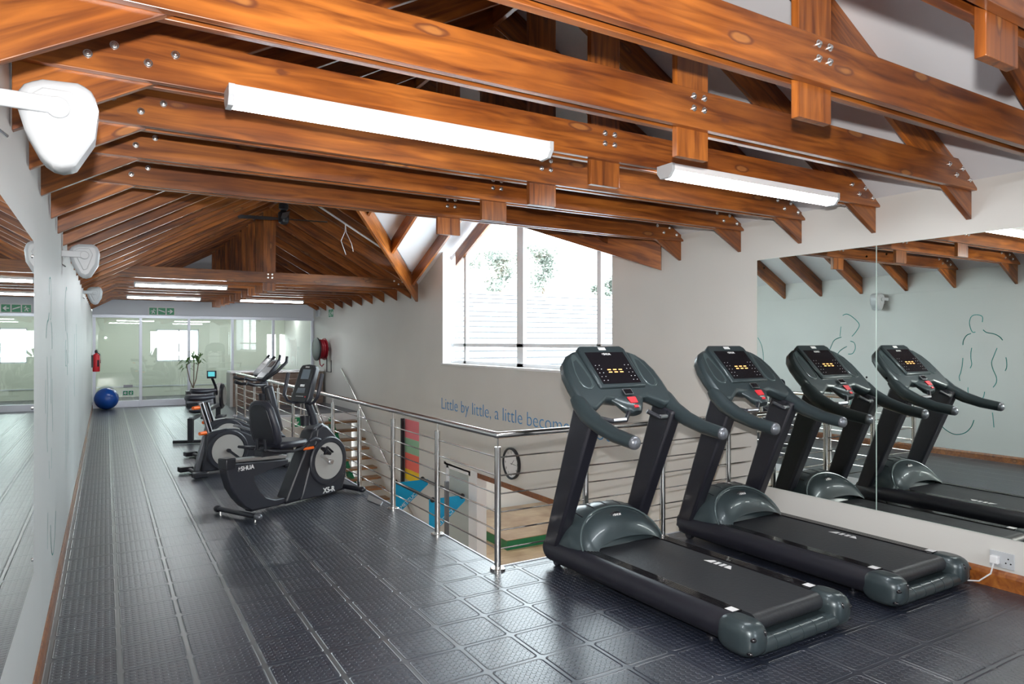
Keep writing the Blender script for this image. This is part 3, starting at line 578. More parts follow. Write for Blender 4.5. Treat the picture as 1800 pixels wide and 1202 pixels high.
# ======================= BIKES =======================
def disc(parent,s,z,y,r_ring,r_disc):
    """flywheel cover on the -y side"""
    wc=MB().lathe([(.001,0),(r_ring,0),(r_ring,-.012),(r_ring*.95,-.022),(r_disc*1.06,-.022),(r_disc*1.03,-.012),(.001,-.012)],(s,y,z),'y',48).build('wheel_cover','dgrey',parent)
    MB().lathe([(.001,-.0125),(r_disc,-.0125),(r_disc,-.017),(.001,-.019)],(s,y,z),'y',48).build('cover_disc','grey',wc)
def make_recumbent():
    t=thing('recumbent_bike','black recumbent exercise bike with padded backrest, facing the railing','exercise bike',(1.75,7.38,0),math.radians(28))
    def pr(name,pts,y0,th,m,bev=.012): return MB().prism([(x,y0,z) for x,z in pts],(0,th,0)).build(name,m,t,bevel=bev,smooth=50)
    pr('rear_frame',[(-.9,.575),(-.905,.50),(-.89,.42),(-.85,.30),(-.78,.19),(-.70,.10),(-.62,.045),(-.3,.03),(-.1,.05),(-.1,.09),(-.34,.10),(-.44,.14),(-.52,.22),(-.58,.33),(-.585,.37),(-.4,.405),(-.17,.43),(-.17,.485),(-.80,.535),(-.81,.575)],-.06,.12,'dgrey',.012)
    pr('end_cover',[(-.912,.59),(-.912,.48),(-.80,.48),(-.80,.59)],-.065,.13,'black')
    MB().box((-.49,0,.535),(.62,.09,.035),Matrix.Rotation(math.radians(4),3,'Y')).build('seat_rail','silver',t,bevel=.006,smooth=0)
    logo('brand_text',.06,'label',t,(-.79,-.0655,.455),(1,0,0),(0,0,1),bold=.001,th=.003)
    MB().tube([(-.74,-.30,.045),(-.74,.30,.045)],.03,12,flat=.8).build('rear_stabiliser','black',t)
    for s in (-1,1):
        MB().ball((-.74,s*.3,.043),(.036,.05,.034),14,8).build('stabiliser_cap','mgrey' if s<0 else 'black',t)
        MB().ball((.66,s*.29,.043),(.036,.05,.034),14,8).build('stabiliser_cap','black',t)
        MB().cyl((-.74,s*.26,0),(-.74,s*.26,.03),.012,10).build('levelling_foot','chrome',t)
    MB().tube([(.62,0,.06),(.66,-.14,.045),(.66,-.29,.042)],.028,12).tube([(.62,0,.06),(.66,.14,.045),(.66,.29,.042)],.028,12).build('front_stabiliser','black',t)
    MB().bb(-.62,-.1,-.05,.05,.03,.075).bb(-.2,.64,-.05,.05,.02,.06).build('base_beam','black',t,bevel=.01,smooth=0)
    pr('front_column',[(-.22,.03),(-.22,.07),(.06,.60),(.12,.74),(.20,.78),(.22,.6),(.06,.30),(.0,.05)],-.085,.17,'black',.02)
    pr('front_shroud',[(-.04,.03),(.0,.12),(.16,.58),(.20,.76),(.27,.80),(.34,.77),(.46,.66),(.56,.54),(.60,.44),(.625,.32),(.62,.2),(.57,.05),(.4,.02)],-.09,.18,'dgrey',.018)
    pr('shroud_cap',[(.12,.70),(.17,.79),(.27,.815),(.36,.77),(.44,.70),(.33,.70),(.24,.66)],-.075,.15,'mgrey',.015)
    disc(t,.345,.395,-.09,.265,.20)
    m=MB(); m.box((.28,-.135,.42),(.19,.014,.028),Matrix.Rotation(math.radians(38),3,'Y')); m.cyl((.345,-.10,.385),(.345,-.15,.385),.028,14); m.build('crank','silver',t,smooth=40)
    MB().box((.24,-.17,.52),(.12,.07,.03),Matrix.Rotation(math.radians(40),3,'Y')).tube([(.19,-.2,.49),(.23,-.2,.57),(.31,-.2,.50)],.018,8,flat=.6).build('pedal','black',t,bevel=.008)
    text('model_text','X5-R',.078,'label',t,(.27,-.0945,.05),(1,0,.0),(0,0,1),bold=.002,th=.003)
    MB().tube([(.25,0,.74),(.20,0,.9),(.14,0,1.04),(.12,0,1.1)],[.05,.042,.04,.04],16).build('mast','dgrey',t)
    m=MB(); m.lathe([(.001,0),(.045,0),(.052,.1),(.046,.1),(.04,.008),(.001,.008)],(.10,0,.80),'z',18); m.build('cup_holder','black',t)
    # console, facing the rider (-x)
    TL=math.radians(20); c,s_=math.cos(TL),math.sin(TL)
    def P(u,v,w=0): return V((.06+v*s_-w*c,-u,1.07+v*c+w*s_))
    ol=[(-.135,.02),(-.12,-.03),(.12,-.03),(.135,.02),(.125,.20),(.12,.345),(.095,.385),(.0,.395),(-.095,.385),(-.12,.345),(-.125,.20)]
    cs=MB().prism([P(u,v,-.02) for u,v in ol],P(0,0,.045)-P(0,0,-.02)).build('console','dgrey',t,bevel=.012,smooth=50)
    MB().prism([P(u*.88,v*.95+.005,.046) for u,v in ol],P(0,0,.0475)-P(0,0,.046)).build('console_face','disp',cs,smooth=0)
    MB().prism([P(u,v,.0476) for u,v in ((-.06,.225),(.06,.225),(.06,.335),(-.06,.335))],P(0,0,.0486)-P(0,0,.0476)).build('screen','lcd',cs,smooth=0)
    MB().prism([P(u,v,.0476) for u,v in ((-.065,.07),(.06,.07),(.055,.125),(-.055,.125))],P(0,0,.052)-P(0,0,.0476)).build('reading_rest','mgrey',cs,smooth=0)
    MB().prism([P(u,v,.0476) for u,v in ((-.035,.14),(.03,.14),(.03,.165),(-.035,.165))],P(0,0,.0486)-P(0,0,.0476)).build('sticker','label',cs,smooth=0)
    m=MB()
    for i in range(6): cc=P(-.05+.02*i,.035,.0478); m.bb(cc.x-.004,cc.x-.001,cc.y-.004,cc.y+.004,cc.z-.003,cc.z+.003)
    m.build('key_mark','label',cs,smooth=0); cc=P(.085,.03,.049); MB().ball(cc,(.004,.008,.008),10,6).build('stop_button','red',cs)
    text('brand_text','SHUA',.024,'label',cs,P(0,.352,.0482),(P(1,0)-P(0,0)),(P(0,1)-P(0,0)),align='CENTER',bold=.0005)
    for s in (-1,1):
        MB().tube([(.10,0,1.05),(.06,s*.12,1.04),(.04,s*.2,1.06),(.04,s*.255,1.12),(.06,s*.26,1.2),(.10,s*.26,1.36)],[.014,.014,.015,.019,.02,.02],12).build('front_handle','seat',t,smooth=60)
    # seat
    def slab(pts,o,a,b,n,th,nm,m,bev): MB().prism([V(o)+V(a)*u+V(b)*v for u,v in pts],V(n)*th).build(nm,m,t,bevel=bev,smooth=60)
    bb=V((-.22,0,1)).normalized(); nn=V((1,0,.22)).normalized()
    ol=[(-.20,.03),(-.17,-.02),(.17,-.02),(.20,.03),(.205,.16),(.165,.36),(.12,.42),(.06,.44),(-.06,.44),(-.12,.42),(-.165,.36),(-.205,.16)]
    slab(ol,(-.42,0,.67),(0,1,0),bb,nn,.07,'backrest','seat',.025)
    slab([(u*.78,v*.86+.03) for u,v in ol],(-.428,0,.67),(0,1,0),bb,nn,.02,'backrest_shell','black',.006)
    slab([(-.18,0),(.18,0),(.2,.12),(.17,.34),(.1,.42),(-.1,.42),(-.17,.34),(-.2,.12)],(-.37,0,.62),(0,1,0),(1,0,-.03),(0,0,1),.07,'seat_cushion','seat',.028)
    MB().bb(-.5,-.1,-.06,.06,.545,.61).build('seat_carriage','black',t,bevel=.01,smooth=0)
    for s in (-1,1): MB().tube([(-.46,s*.06,.60),(-.47,s*.06,.72)],.016,8).build('seat_bracket','black',t)
    for s in (-1,1):
        MB().tube([(-.48,s*.08,.62),(-.56,s*.22,.64),(-.52,s*.27,.63),(-.3,s*.28,.60),(-.18,s*.28,.62),(-.08,s*.28,.68)],.014,10).build('side_handle','black',t,smooth=60)
        MB().tube([(-.10,s*.28,.672),(-.02,s*.28,.695),(.05,s*.28,.67)],.019,12).build('side_grip','seat',t,smooth=60)
    MB().tube([(-.2,-.10,.57),(-.06,-.17,.58)],.006,6).build('lever_rod','black',t)
    MB().tube([(-.07,-.165,.58),(.03,-.21,.59)],[.013,.016],10).build('lever_grip','orange',t)
    return t
make_recumbent()
def make_upright(loc_,rz,label):
    t=thing('upright_bike',label,'exercise bike',loc_,rz,'upright bikes facing the railing')
    def pr(name,pts,y0,th,m,bev=.012): return MB().prism([(x,y0,z) for x,z in pts],(0,th,0)).build(name,m,t,bevel=bev,smooth=50)
    for x,nm in ((0,'rear_stabiliser'),(1.15,'front_stabiliser')):
        m=MB().tube([(x,-.27,.045),(x,.27,.045)],.03,12,flat=.8)
        for s in (-1,1): m.box((x-.03,s*.27,.05),(.17,.12,.065))
        m.build(nm,'black',t,bevel=.012,smooth=50)
    pr('rear_strut',[(-.02,.05),(.05,.05),(.17,.48),(.10,.50)],-.035,.07,'mgrey')
    pr('main_shroud',[(.06,.04),(.10,.3),(.11,.5),(.2,.55),(.36,.57),(.52,.55),(.7,.46),(.86,.42),(.96,.5),(1.08,.5),(1.17,.4),(1.2,.2),(1.16,.04)],-.08,.16,'dgrey',.02)
    pr('top_trim',[(.50,.58),(.7,.5),(.9,.30),(.93,.32),(.72,.53),(.53,.605)],-.082,.164,'mgrey',.004)
    disc(t,.38,.29,-.08,.265,.205)
    m=MB(); m.box((.44,-.125,.24),(.17,.014,.03),Matrix.Rotation(math.radians(40),3,'Y')); m.cyl((.38,-.09,.29),(.38,-.14,.29),.025,12); m.build('crank','black',t)
    MB().box((.50,-.17,.18),(.1,.08,.025)).build('pedal','black',t,bevel=.006)
    MB().box((.135,0,.70),(.055,.06,.48),Matrix.Rotation(math.radians(-17),3,'Y')).build('seat_post','silver',t,bevel=.008,smooth=0)
    MB().box((.135,-.031,.70),(.028,.004,.44),Matrix.Rotation(math.radians(-17),3,'Y')).build('post_scale','gloss',t,smooth=0)
    for x,z in ((-.01,.86),(.07,.53)):
        MB().cyl((x+.06,0,z),(x-.03,-.05,z),.028,14,.022).build('adjusting_knob','orange',t)
    def sad():
        rings=[]
        for x,wd,h,z in ((-.16,.06,.03,.985),(-.14,.11,.04,.99),(-.05,.12,.045,.985),(.05,.075,.04,.98),(.15,.035,.03,.985),(.19,.02,.018,.985)):
            rings.append([V((x+.05,wd*math.cos(q),z+h*math.sin(q))) for q in [2*math.pi*i/16 for i in range(16)]])
        return MB().loft(rings)
    sad().build('saddle','seat',t,smooth=60)
    MB().box((.05,0,.945),(.3,.05,.05)).build('saddle_slide','mgrey',t,bevel=.01,smooth=0)
    MB().box((1.03,0,.78),(.11,.10,.66),Matrix.Rotation(math.radians(-14),3,'Y')).build('mast','dgrey',t,bevel=.03,smooth=50)
    MB().lathe([(.001,0),(.045,0),(.052,.1),(.046,.1),(.04,.008),(.001,.008)],(.93,0,.80),'z',16).build('cup_holder','black',t)
    TL=math.radians(42); c,s_=math.cos(TL),math.sin(TL)
    def P(u,v,w=0): return V((.84+v*s_-w*c,-u,1.17+v*c+w*s_))
    ol=[(-.10,.0),(.10,.0),(.15,.1),(.13,.26),(.09,.36),(-.09,.36),(-.13,.26),(-.15,.1)]
    cs=MB().prism([P(u,v,-.03) for u,v in ol],P(0,0,.03)-P(0,0,-.03)).build('console','dgrey',t,bevel=.015,smooth=50)
    MB().prism([P(u,v,.031) for u,v in ((-.07,.22),(.07,.22),(.06,.32),(-.06,.32))],P(0,0,.033)-P(0,0,.031)).build('screen','disp',cs,smooth=0)
    MB().prism([P(u,v,.031) for u,v in ((-.11,.03),(.11,.03),(.12,.12),(-.12,.12))],P(0,0,.036)-P(0,0,.031)).build('reading_rest','lcd',cs,smooth=0)
    for s in (-1,1):
        MB().tube([(.90,s*.05,1.12),(.78,s*.18,1.12),(.66,s*.22,1.13),(.58,s*.21,1.16)],[.018,.02,.022,.026],12).build('lower_handle','black',t,smooth=60)
        MB().tube([(.88,s*.12,1.2),(.98,s*.22,1.3),(1.1,s*.24,1.42),(1.13,s*.20,1.49)],[.018,.02,.022,.02],12).build('upper_handle','black',t,smooth=60)
    return t
u1=make_upright((.975,9.5,0),math.radians(12),'nearer of the two upright bikes with orange knobs and grey wheel disc')
u2=copy_tree(u1); u2.location=(1.16,10.8,0); u2['label']='farther upright bike with orange knobs, behind its twin'
# rower
rw=thing('rowing_machine','black rowing machine with round flywheel cage and small teal screen on an arm','rowing machine',(1.22,12.55,0),math.radians(72))
MB().box((1.15,0,.42),(2.3,.06,.07),Matrix.Rotation(math.radians(-1),3,'Y')).build('seat_rail','mgrey',rw,bevel=.01,smooth=0)
MB().bb(-.05,.07,-.04,.04,.03,.42).build('rear_leg','black',rw,bevel=.01,smooth=0); MB().tube([(0,-.27,.03),(0,.27,.03)],.028,10).build('rear_foot','black',rw)
MB().bb(2.3,2.36,-.04,.04,.03,.4).tube([(2.4,-.25,.03),(2.4,.25,.03)],.028,10).build('front_foot','black',rw)
MB().bb(1.7,2.1,-.2,-.06,.22,.27).bb(1.7,2.1,.06,.2,.22,.27).build('foot_plate','dgrey',rw,bevel=.01,smooth=0)
MB().ball((.5,0,.50),(.16,.13,.045),16,8,.8).build('seat','seat',rw)
m=MB(); m.lathe([(.001,-.09),(.2,-.09),(.25,-.06),(.265,0),(.25,.06),(.2,.09),(.001,.09)],(2.5,0,.60),'y',28); m.build('flywheel_cage','black',rw)
m=MB(); m.lathe([(.12,-.092),(.19,-.095),(.19,-.09),(.12,-.09)],(2.5,0,.6),'y',28); m.lathe([(.266,-.03),(.272,-.03),(.272,.03),(.266,.03)],(2.5,0,.6),'y',28); m.build('cage_band','grey',rw)
MB().tube([(2.3,0,.5),(2.2,.02,.8),(2.02,.05,.98)],.025,10).build('screen_arm','black',rw)
MB().box((1.96,.05,1.06),(.05,.17,.15)).build('screen_case','black',rw,bevel=.008,smooth=0); MB().box((1.934,.05,1.07),(.004,.12,.09)).build('screen','tlcd',rw,smooth=0)
# ======================= WALL THINGS =======================
def speaker(loc_,label,sc=1.0,rz=0):
    t=thing('wall_speaker',label,'speaker',loc_,rz,'white wall speakers on the left wall')
    # triangular cabinet seen from the side; wide baffle faces the room (+x), tapered back
    def ring(x,w,h,k): 
        pts=[(-1,.0),(-.93,-.35),(-.55,-.85),(0,-1),(.55,-.85),(.93,-.35),(1,0),(.95,.6),(.75,.9),(.3,1),(-.3,1),(-.75,.9),(-.95,.6)]
        return [V((x,a*w,b*h)) for a,b in pts]
    R=Matrix.Rotation(math.radians(0),3,'Y')
    body=MB().prism([(-.07,-.075,.06),(-.05,-.075,.11),(.0,-.075,.13),(.09,-.075,.135),(.13,-.075,.12),(.145,-.075,.06),(.135,-.075,-.03),(.085,-.075,-.12),(.05,-.075,-.14),(.0,-.075,-.12),(-.045,-.075,-.03)],(0,.15,0)).build('cabinet','wplas',t,bevel=.03,smooth=70)
    MB().prism([(-.035,-.079,.07),(.0,-.079,.10),(.075,-.079,.10),(.10,-.079,.05),(.06,-.079,-.07),(.03,-.079,-.08)],(0,.158,0)).build('side_panel','wplas',body,bevel=.008,smooth=50)
    MB().box((-.04,-.09,.045),(.16,.018,.05)).cyl((.04,-.10,.04),(.04,-.08,.04),.032,16).build('bracket_arm','wplas',t,bevel=.005,smooth=40)
    MB().bb(-.135,-.115,-.12,-.04,-.03,.12).build('wall_plate','wplas',t,bevel=.004,smooth=0)
    MB().tube([(-.12,-.06,-.01),(-.12,-.05,-.03),(-.09,-.02,-.05)],.006,8).build('cable_stub','chrome',t)
    for v in [t]: v.scale=(sc,sc,sc)
    return t
s1=speaker((XL+.13,2.55,2.36),'large white wall speaker nearest the camera, at the left edge')
s2=copy_tree(s1); s2.location=(XL+.11,6.45,2.34); s2['label']='white wall speaker in the middle of the left wall'
s3=copy_tree(s1); s3.location=(XL+.11,12.2,2.40); s3['label']='white wall speaker farthest along the left wall'
# socket
so=thing('wall_socket','white wall socket with white plug low on the beige wall','socket',(XR,2.30,.20))
MB().bb(-.012,0,-.075,.075,-.055,.055).build('socket_plate','wplas',so,bevel=.003,smooth=0)
MB().bb(-.05,-.012,.01,.06,-.03,.025).build('plug','white',so,bevel=.006,smooth=0)
m=MB()
for y,z in ((-.04,.015),(-.055,-.015),(-.025,-.015)): m.cyl((-.0135,y,z),(-.0118,y,z),.005,10)
m.build('socket_hole','disp',so)
o=MB().tube([(XR-.045,2.335,.175),(XR-.05,2.35,.10),(XR-.06,2.42,.03),(XR-.09,2.52,.012),(XR-.2,2.6,.012),(5.0,2.62,.06)],.005,8).build('power_cable','white'); tag(o,'white power cable curving from the wall socket to the treadmill','cable')
# lettering
def twidth(t_):
    o_=text('tmp',t_,.30,'text',None,(0,0,0),(1,0,0),(0,1,0)); w_=max(v.co.x for v in o_.data.vertices); bpy.data.objects.remove(o_); return w_
PH='Little by little, a little becomes a lot.'; sx=4.95/twidth(PH)
lt=thing('wall_lettering','blue lettering reading Little by little, a little becomes a lot. on the beige wall','wall lettering',(XR-.004,11.42,.475))
pre=''
for wd in PH.split(' '):
    off=(twidth(pre+'.')-twidth('.')) if pre else 0
    text('word',wd,.30,'text',lt,(0,-off*sx,0),(0,-1,0),(0,0,1),sx=sx,th=.001,bold=-.0045); pre+=wd+' '
# wall drawings (left wall), seen in the mirrors
FIG={'a':[[(7.15,2.15),(7.07,2.17),(6.96,2.11),(6.85,1.99),(6.9,1.88),(6.98,1.79)],[(7.18,1.96),(7.19,1.88),(7.2,1.79)],[(7.17,1.78),(7.3,1.73),(7.36,1.63),(7.42,1.5)],[(7.01,1.71),(6.94,1.68),(6.92,1.59),(6.97,1.5),(7.05,1.49)],[(7.07,1.62),(7.19,1.55),(7.25,1.47),(7.28,1.4)],[(7.4,1.3),(7.42,1.0),(7.35,.7)],[(7.0,1.3),(6.95,1.0),(7.02,.6)]],
'b':[[(4.98,1.98),(4.98,2.06),(5.05,2.09),(5.12,2.07),(5.15,1.99),(5.14,1.91),(5.11,1.84),(5.07,1.84)],[(5.13,1.82),(5.19,1.79),(5.23,1.72),(5.24,1.65)],[(4.97,1.87),(4.92,1.83),(4.83,1.81),(4.76,1.77),(4.72,1.72)],[(5.12,1.61),(5.13,1.54),(5.13,1.45),(5.12,1.37),(5.14,1.31)],[(4.79,1.61),(4.83,1.5),(4.86,1.4),(4.84,1.3),(4.8,1.2),(4.8,1.12),(4.84,1.05)],[(5.24,1.46),(5.25,1.34),(5.27,1.24),(5.29,1.18),(5.28,1.12)],[(4.68,1.48),(4.67,1.42),(4.67,1.34),(4.69,1.29)],[(5.17,1.03),(5.17,.97),(5.15,.9)],[(4.95,.98),(4.96,.92),(4.98,.87)],[(4.85,.69),(4.84,.61),(4.83,.48)],[(5.6,.54),(5.54,.43),(5.44,.35),(5.33,.32),(5.21,.36),(5.13,.45),(5.09,.56)]],
'c':[[(8.92,1.78),(8.83,1.62),(8.79,1.4),(8.81,1.21),(8.89,1.1)],[(9.4,1.9),(9.5,1.7),(9.48,1.45)]]}
def smooth_path(p,n=5):
    out=[]
    for i in range(len(p)-1):
        a,b,c,d=(V(p[max(i-1,0)]),V(p[i]),V(p[i+1]),V(p[min(i+2,len(p)-1)]))
        for k in range(n):
            t=k/n; out.append(.5*((2*b)+(c-a)*t+(2*a-5*b+4*c-d)*t*t+(3*b-a-3*c+d)*t**3))
    out.append(V(p[-1])); return out
for key,lb in (('a','teal line drawing of a bending figure on the left wall'),('b','teal line drawing of a standing back on the left wall'),('c','faint teal line drawing farthest along the left wall')):
    m=MB()
    for st_ in FIG[key]:
        m.tube([(0,a,b) for a,b in smooth_path(st_)] if 0 else [V((0,q_.x,q_.y)) for q_ in smooth_path([(a,b,0) for a,b in st_])],.006,6,flat=1)
    m.v=[(XL+.0005+abs(x)*.2,y,z) for x,y,z in m.v]
    tag(m.build('wall_drawing','ink'),lb,'wall drawing','line drawings on the left wall')
# signs
def sign_panels(name,o,right,n_,kinds,sz,label,cat='sign',up=(0,0,1)):
    """green safety pictogram tiles; o = centre, right = reading direction, front faces the room"""
    r=V(right).normalized(); u=V(up); fz=r.cross(u)
    t=thing(name,label,cat,o)
    W_=len(kinds)*sz*1.08+sz*.12
    q=lambda a,b,c: r*a+u*b+fz*c
    MB().prism([q(-W_/2,-sz*.58,0),q(W_/2,-sz*.58,0),q(W_/2,sz*.58,0),q(-W_/2,sz*.58,0)],fz*.006).build('sign_board','label',t,smooth=0)
    for i,k in enumerate(kinds):
        cx=(-(len(kinds)-1)/2+i)*sz*1.08; h=sz*.47
        tl=MB().prism([q(cx-h,-h,.0062),q(cx+h,-h,.0062),q(cx+h,h,.0062),q(cx-h,h,.0062)],fz*.001).build('green_tile','sgreen',t,smooth=0)
        m=MB(); A=lambda pts: m.prism([q(cx+a*h*2,b*h*2,.0074) for a,b in pts],fz*.0008)
        if k in '><v':
            s_={'>':1,'<':-1,'v':1}[k]
            pts=[(-.36,-.07),(.02,-.07),(-.12,-.3),(.04,-.3),(.36,0),(.04,.3),(-.12,.3),(.02,.07),(-.36,.07)]
            if k=='v': A([(b,-a) for a,b in pts])
            else: A([(a*s_,b) for a,b in pts])
        elif k=='/': A([(-.42,.28),(-.42,.12),(.42,-.2),(.42,-.04)])
        else:
            s_=-1 if k=='R' else 1
            for pts in ([(-.06,.1),(.1,.14),(.08,-.1),(-.1,-.12)],[(-.1,-.1),(.02,-.1),(-.08,-.38),(-.22,-.38),(-.2,-.3)],[(0,-.1),(.09,-.1),(.24,-.18),(.22,-.38),(.14,-.38),(.14,-.24),(.0,-.2)],[(-.06,.12),(-.28,.06),(-.3,-.06),(-.22,-.06),(-.2,0),(-.04,.02)],[(.08,.14),(.28,.04),(.36,.12),(.3,.16),(.27,.12),(.1,.2)]): A([(a*s_,b) for a,b in pts])
            A([(s_*(.1+.08*math.cos(w_)),.28+.08*math.sin(w_)) for w_ in [2*math.pi*i/10 for i in range(10)]])
        m.build('pictogram','label',tl,smooth=0)
    return t
sign_panels('exit_sign',(1.285,YF-.01,2.51),(1,0,0),1,'m/>',.19,'green exit sign with three pictogram tiles on the far wall above the glass')
sign_panels('exit_sign',(.505,YF-.012,.37),(1,0,0),1,'<m',.115,'small green exit sign low on the left pane of the glass partition')
tag(MB().bb(.40,.61,YF-.012,YF-.006,.51,.58).build('notice_sticker','mgrey'),'small grey notice sticker low on the left glass pane','sticker')
sign_panels('exit_sign',(3.93,16.215,-.17),(1,0,0),1,'vm',.23,'green exit sign with down arrow under the far landing')
sign_panels('exit_sign',(XR-.006,18.5,2.48),(0,-1,0),1,'m>',.22,'green exit sign high on the beige wall beside the hose reel')
tag(MB().bb(XR-.06,XR,19.6,19.9,2.42,2.62).build('alarm_box','wplas',bevel=.01,smooth=0),'small white alarm box high in the far right corner','alarm box')
# hose reel
hr=thing('fire_hose_reel','red fire hose reel with white disc on the beige wall','hose reel',(XR-.22,18.7,1.5))
Rz=Matrix.Rotation(math.radians(5),3,'Z')
def xl(mb): mb.v=[tuple(Rz@V(p)) for p in mb.v]; return mb
xl(MB().lathe([(.001,-.15),(.30,-.15),(.31,-.135),(.30,-.12),(.001,-.12)],(0,0,0),'x',32)).build('reel_disc','white',hr)
xl(MB().lathe([(.301,-.155),(.315,-.15),(.315,-.115),(.301,-.115)],(0,0,0),'x',32)).build('disc_rim','black',hr)
xl(MB().lathe([(.1,-.12),(.25,-.12),(.27,-.08),(.255,-.06),(.27,-.03),(.255,0),(.27,.03),(.255,.07),(.1,.07)],(0,0,0),'x',32)).build('hose_coil','dred',hr)
xl(MB().lathe([(.001,.07),(.30,.07),(.30,.09),(.001,.09)],(0,0,0),'x',32)).build('back_disc','dred',hr)
MB().bb(.08,.2,-.05,.05,-.05,.05).build('wall_bracket','black',hr,smooth=0)
MB().tube([(-.05,.0,-.26),(-.04,-.02,-.42),(.0,-.06,-.47),(.05,-.08,-.40)],.016,10).build('hose_tail','dred',hr)
MB().tube([(.15,.0,-.1),(.15,0,-.62),(.17,-.35,-.62),(.17,-.35,-.3)],.014,10).build('feed_pipe','black',hr)
# fire extinguisher
fe=thing('fire_extinguisher','red fire extinguisher hanging by the far left corner','extinguisher',(XL+.10,19.3,.98))
MB().lathe([(.001,0),(.07,0),(.078,.015),(.078,.36),(.06,.41),(.03,.43),(.02,.45),(.001,.45)],(0,0,0),'z',24).build('cylinder','red',fe)
MB().lathe([(.001,.45),(.03,.45),(.035,.49),(.02,.52),(.001,.53)],(0,0,0),'z',14).bb(-.015,.015,-.09,.03,.50,.515).build('valve_head','black',fe)
MB().tube([(0,.02,.48),(.07,.05,.42),(.085,.04,.2)],.01,8).build('hose','black',fe)
MB().bb(-.1,-.06,-.05,.05,.1,.4).build('wall_bracket','black',fe,smooth=0)
MB().prism([(.02,-.0765,.12),(.06,-.052,.12),(.06,-.052,.28),(.02,-.0765,.28)],(.001,-.002,0)).build('label_plate','dgrey',fe,smooth=0)
tag(MB().ball((.02,19.9,.275),.272,36,24).build('exercise_ball','blue'),'shiny blue exercise ball in the far left corner','exercise ball')
# plant
pl=thing('potted_plant','spiky potted plant in a black square pot by the glass partition','potted plant',(1.97,19.6,0))
MB().prism([(-.17,-.17,.0),(.17,-.17,0),(.17,.17,0),(-.17,.17,0)],(0,0,.42)).build('pot','black',pl,bevel=.01,smooth=0)
m=MB(); tips=[]
for a,b,c_,d_ in ((0,0,.02,.9),(.04,.03,-.16,.72),(-.03,.04,.14,.8)): m.tube([(a,b,.4),((a+c_)/2*1.3,b,.4+d_*.4),(c_,b*2,.4+d_)],[.014,.012,.01],8); tips.append((c_,b*2,.4+d_))
m.build('stem','bark',pl)
m=MB()
for tp in tips:
    for i in range(26):
        a=random.uniform(0,6.28); el=random.uniform(-.3,1.2); L_=random.uniform(.22,.34); d=V((math.cos(a)*math.cos(el),math.sin(a)*math.cos(el),math.sin(el))); s_=V((-math.sin(a),math.cos(a),0))*.022
        p=V(tp)+V((0,0,random.uniform(-.12,.1))); q1=p+d*L_*.5; q2=p+d*L_+V((0,0,-.1))
        m.add([p-s_*.5,p+s_*.5,q1+s_,q1-s_,q2],[(0,1,2,3),(3,2,4)])
m.build('foliage','leaf',pl,smooth=0)
# reception desk
dk=thing('reception_desk','wood fronted reception counter at the far end beyond the stairs','desk',(4.0,19.3,0))
MB().bb(-1.15,1.2,-.3,.3,0,.88).build('desk_body','desk',dk,smooth=0); MB().bb(-1.2,1.22,-.34,.34,.88,.93).build('counter_top','white',dk,bevel=.006,smooth=0)
MB().bb(-1.22,-1.15,-.3,.3,0,.88).build('end_panel','grey',dk,smooth=0)
# ceiling fan
fn=thing('ceiling_fan','black ceiling fan with three slim blades hanging from the ridge','fan',(XM,11.72,3.74))
MB().cyl((0,0,.26),(0,0,.48),.016,10).build('rod','black',fn)
MB().lathe([(.001,-.08),(.05,-.08),(.08,-.05),(.088,.0),(.088,.10),(.055,.13),(.05,.15),(.075,.17),(.08,.24),(.05,.28),(.001,.28)],(0,0,0),'z',24).build('motor','black',fn)
for a in (172,352,262):
    a=math.radians(a); d=V((math.cos(a),math.sin(a),0)); s_=V((-math.sin(a),math.cos(a),.3)).normalized()
    MB().prism([d*.08-s_*.03,d*.2-s_*.06,d*.70-s_*.07,d*.72+s_*.05,d*.2+s_*.05,d*.08+s_*.03],(0,0,.008)).build('blade','black',fn,smooth=0)
# conduit and hanging wires on the right slope
def on_slope(px,py,drop=.0):
    u=(px-900)/1199.2; v=(601-py)/1199.2; sy,cy=math.sin(YAW),math.cos(YAW); d=V((sy+u*cy,cy-u*sy,v))
    # camera ray meets underside of right slope rafters
    k=(2.75+.56*(2.405+XM)-H-drop)/(d.z+.56*d.x); return V((0,0,H))+d*k
A=on_slope(560,362,.03); B=on_slope(680,442,.03); C_=on_slope(607,393,.03)
tag(MB().tube([A,B],.016,10).build('conduit_pipe','white'),'white conduit pipe fixed under the right slope rafters','conduit')
m=MB(); m.tube([C_,C_+V((-.02,-.05,-.14)),C_+V((-.1,-.1,-.3)),C_+V((-.02,-.1,-.52))],.006,6); m.tube([C_,C_+V((.0,-.05,-.15)),C_+V((.07,-.1,-.33)),C_+V((.1,-.1,-.46))],.006,6)
tag(m.build('hanging_wire','white'),'loose white wire ends hanging from the conduit pipe','wire')
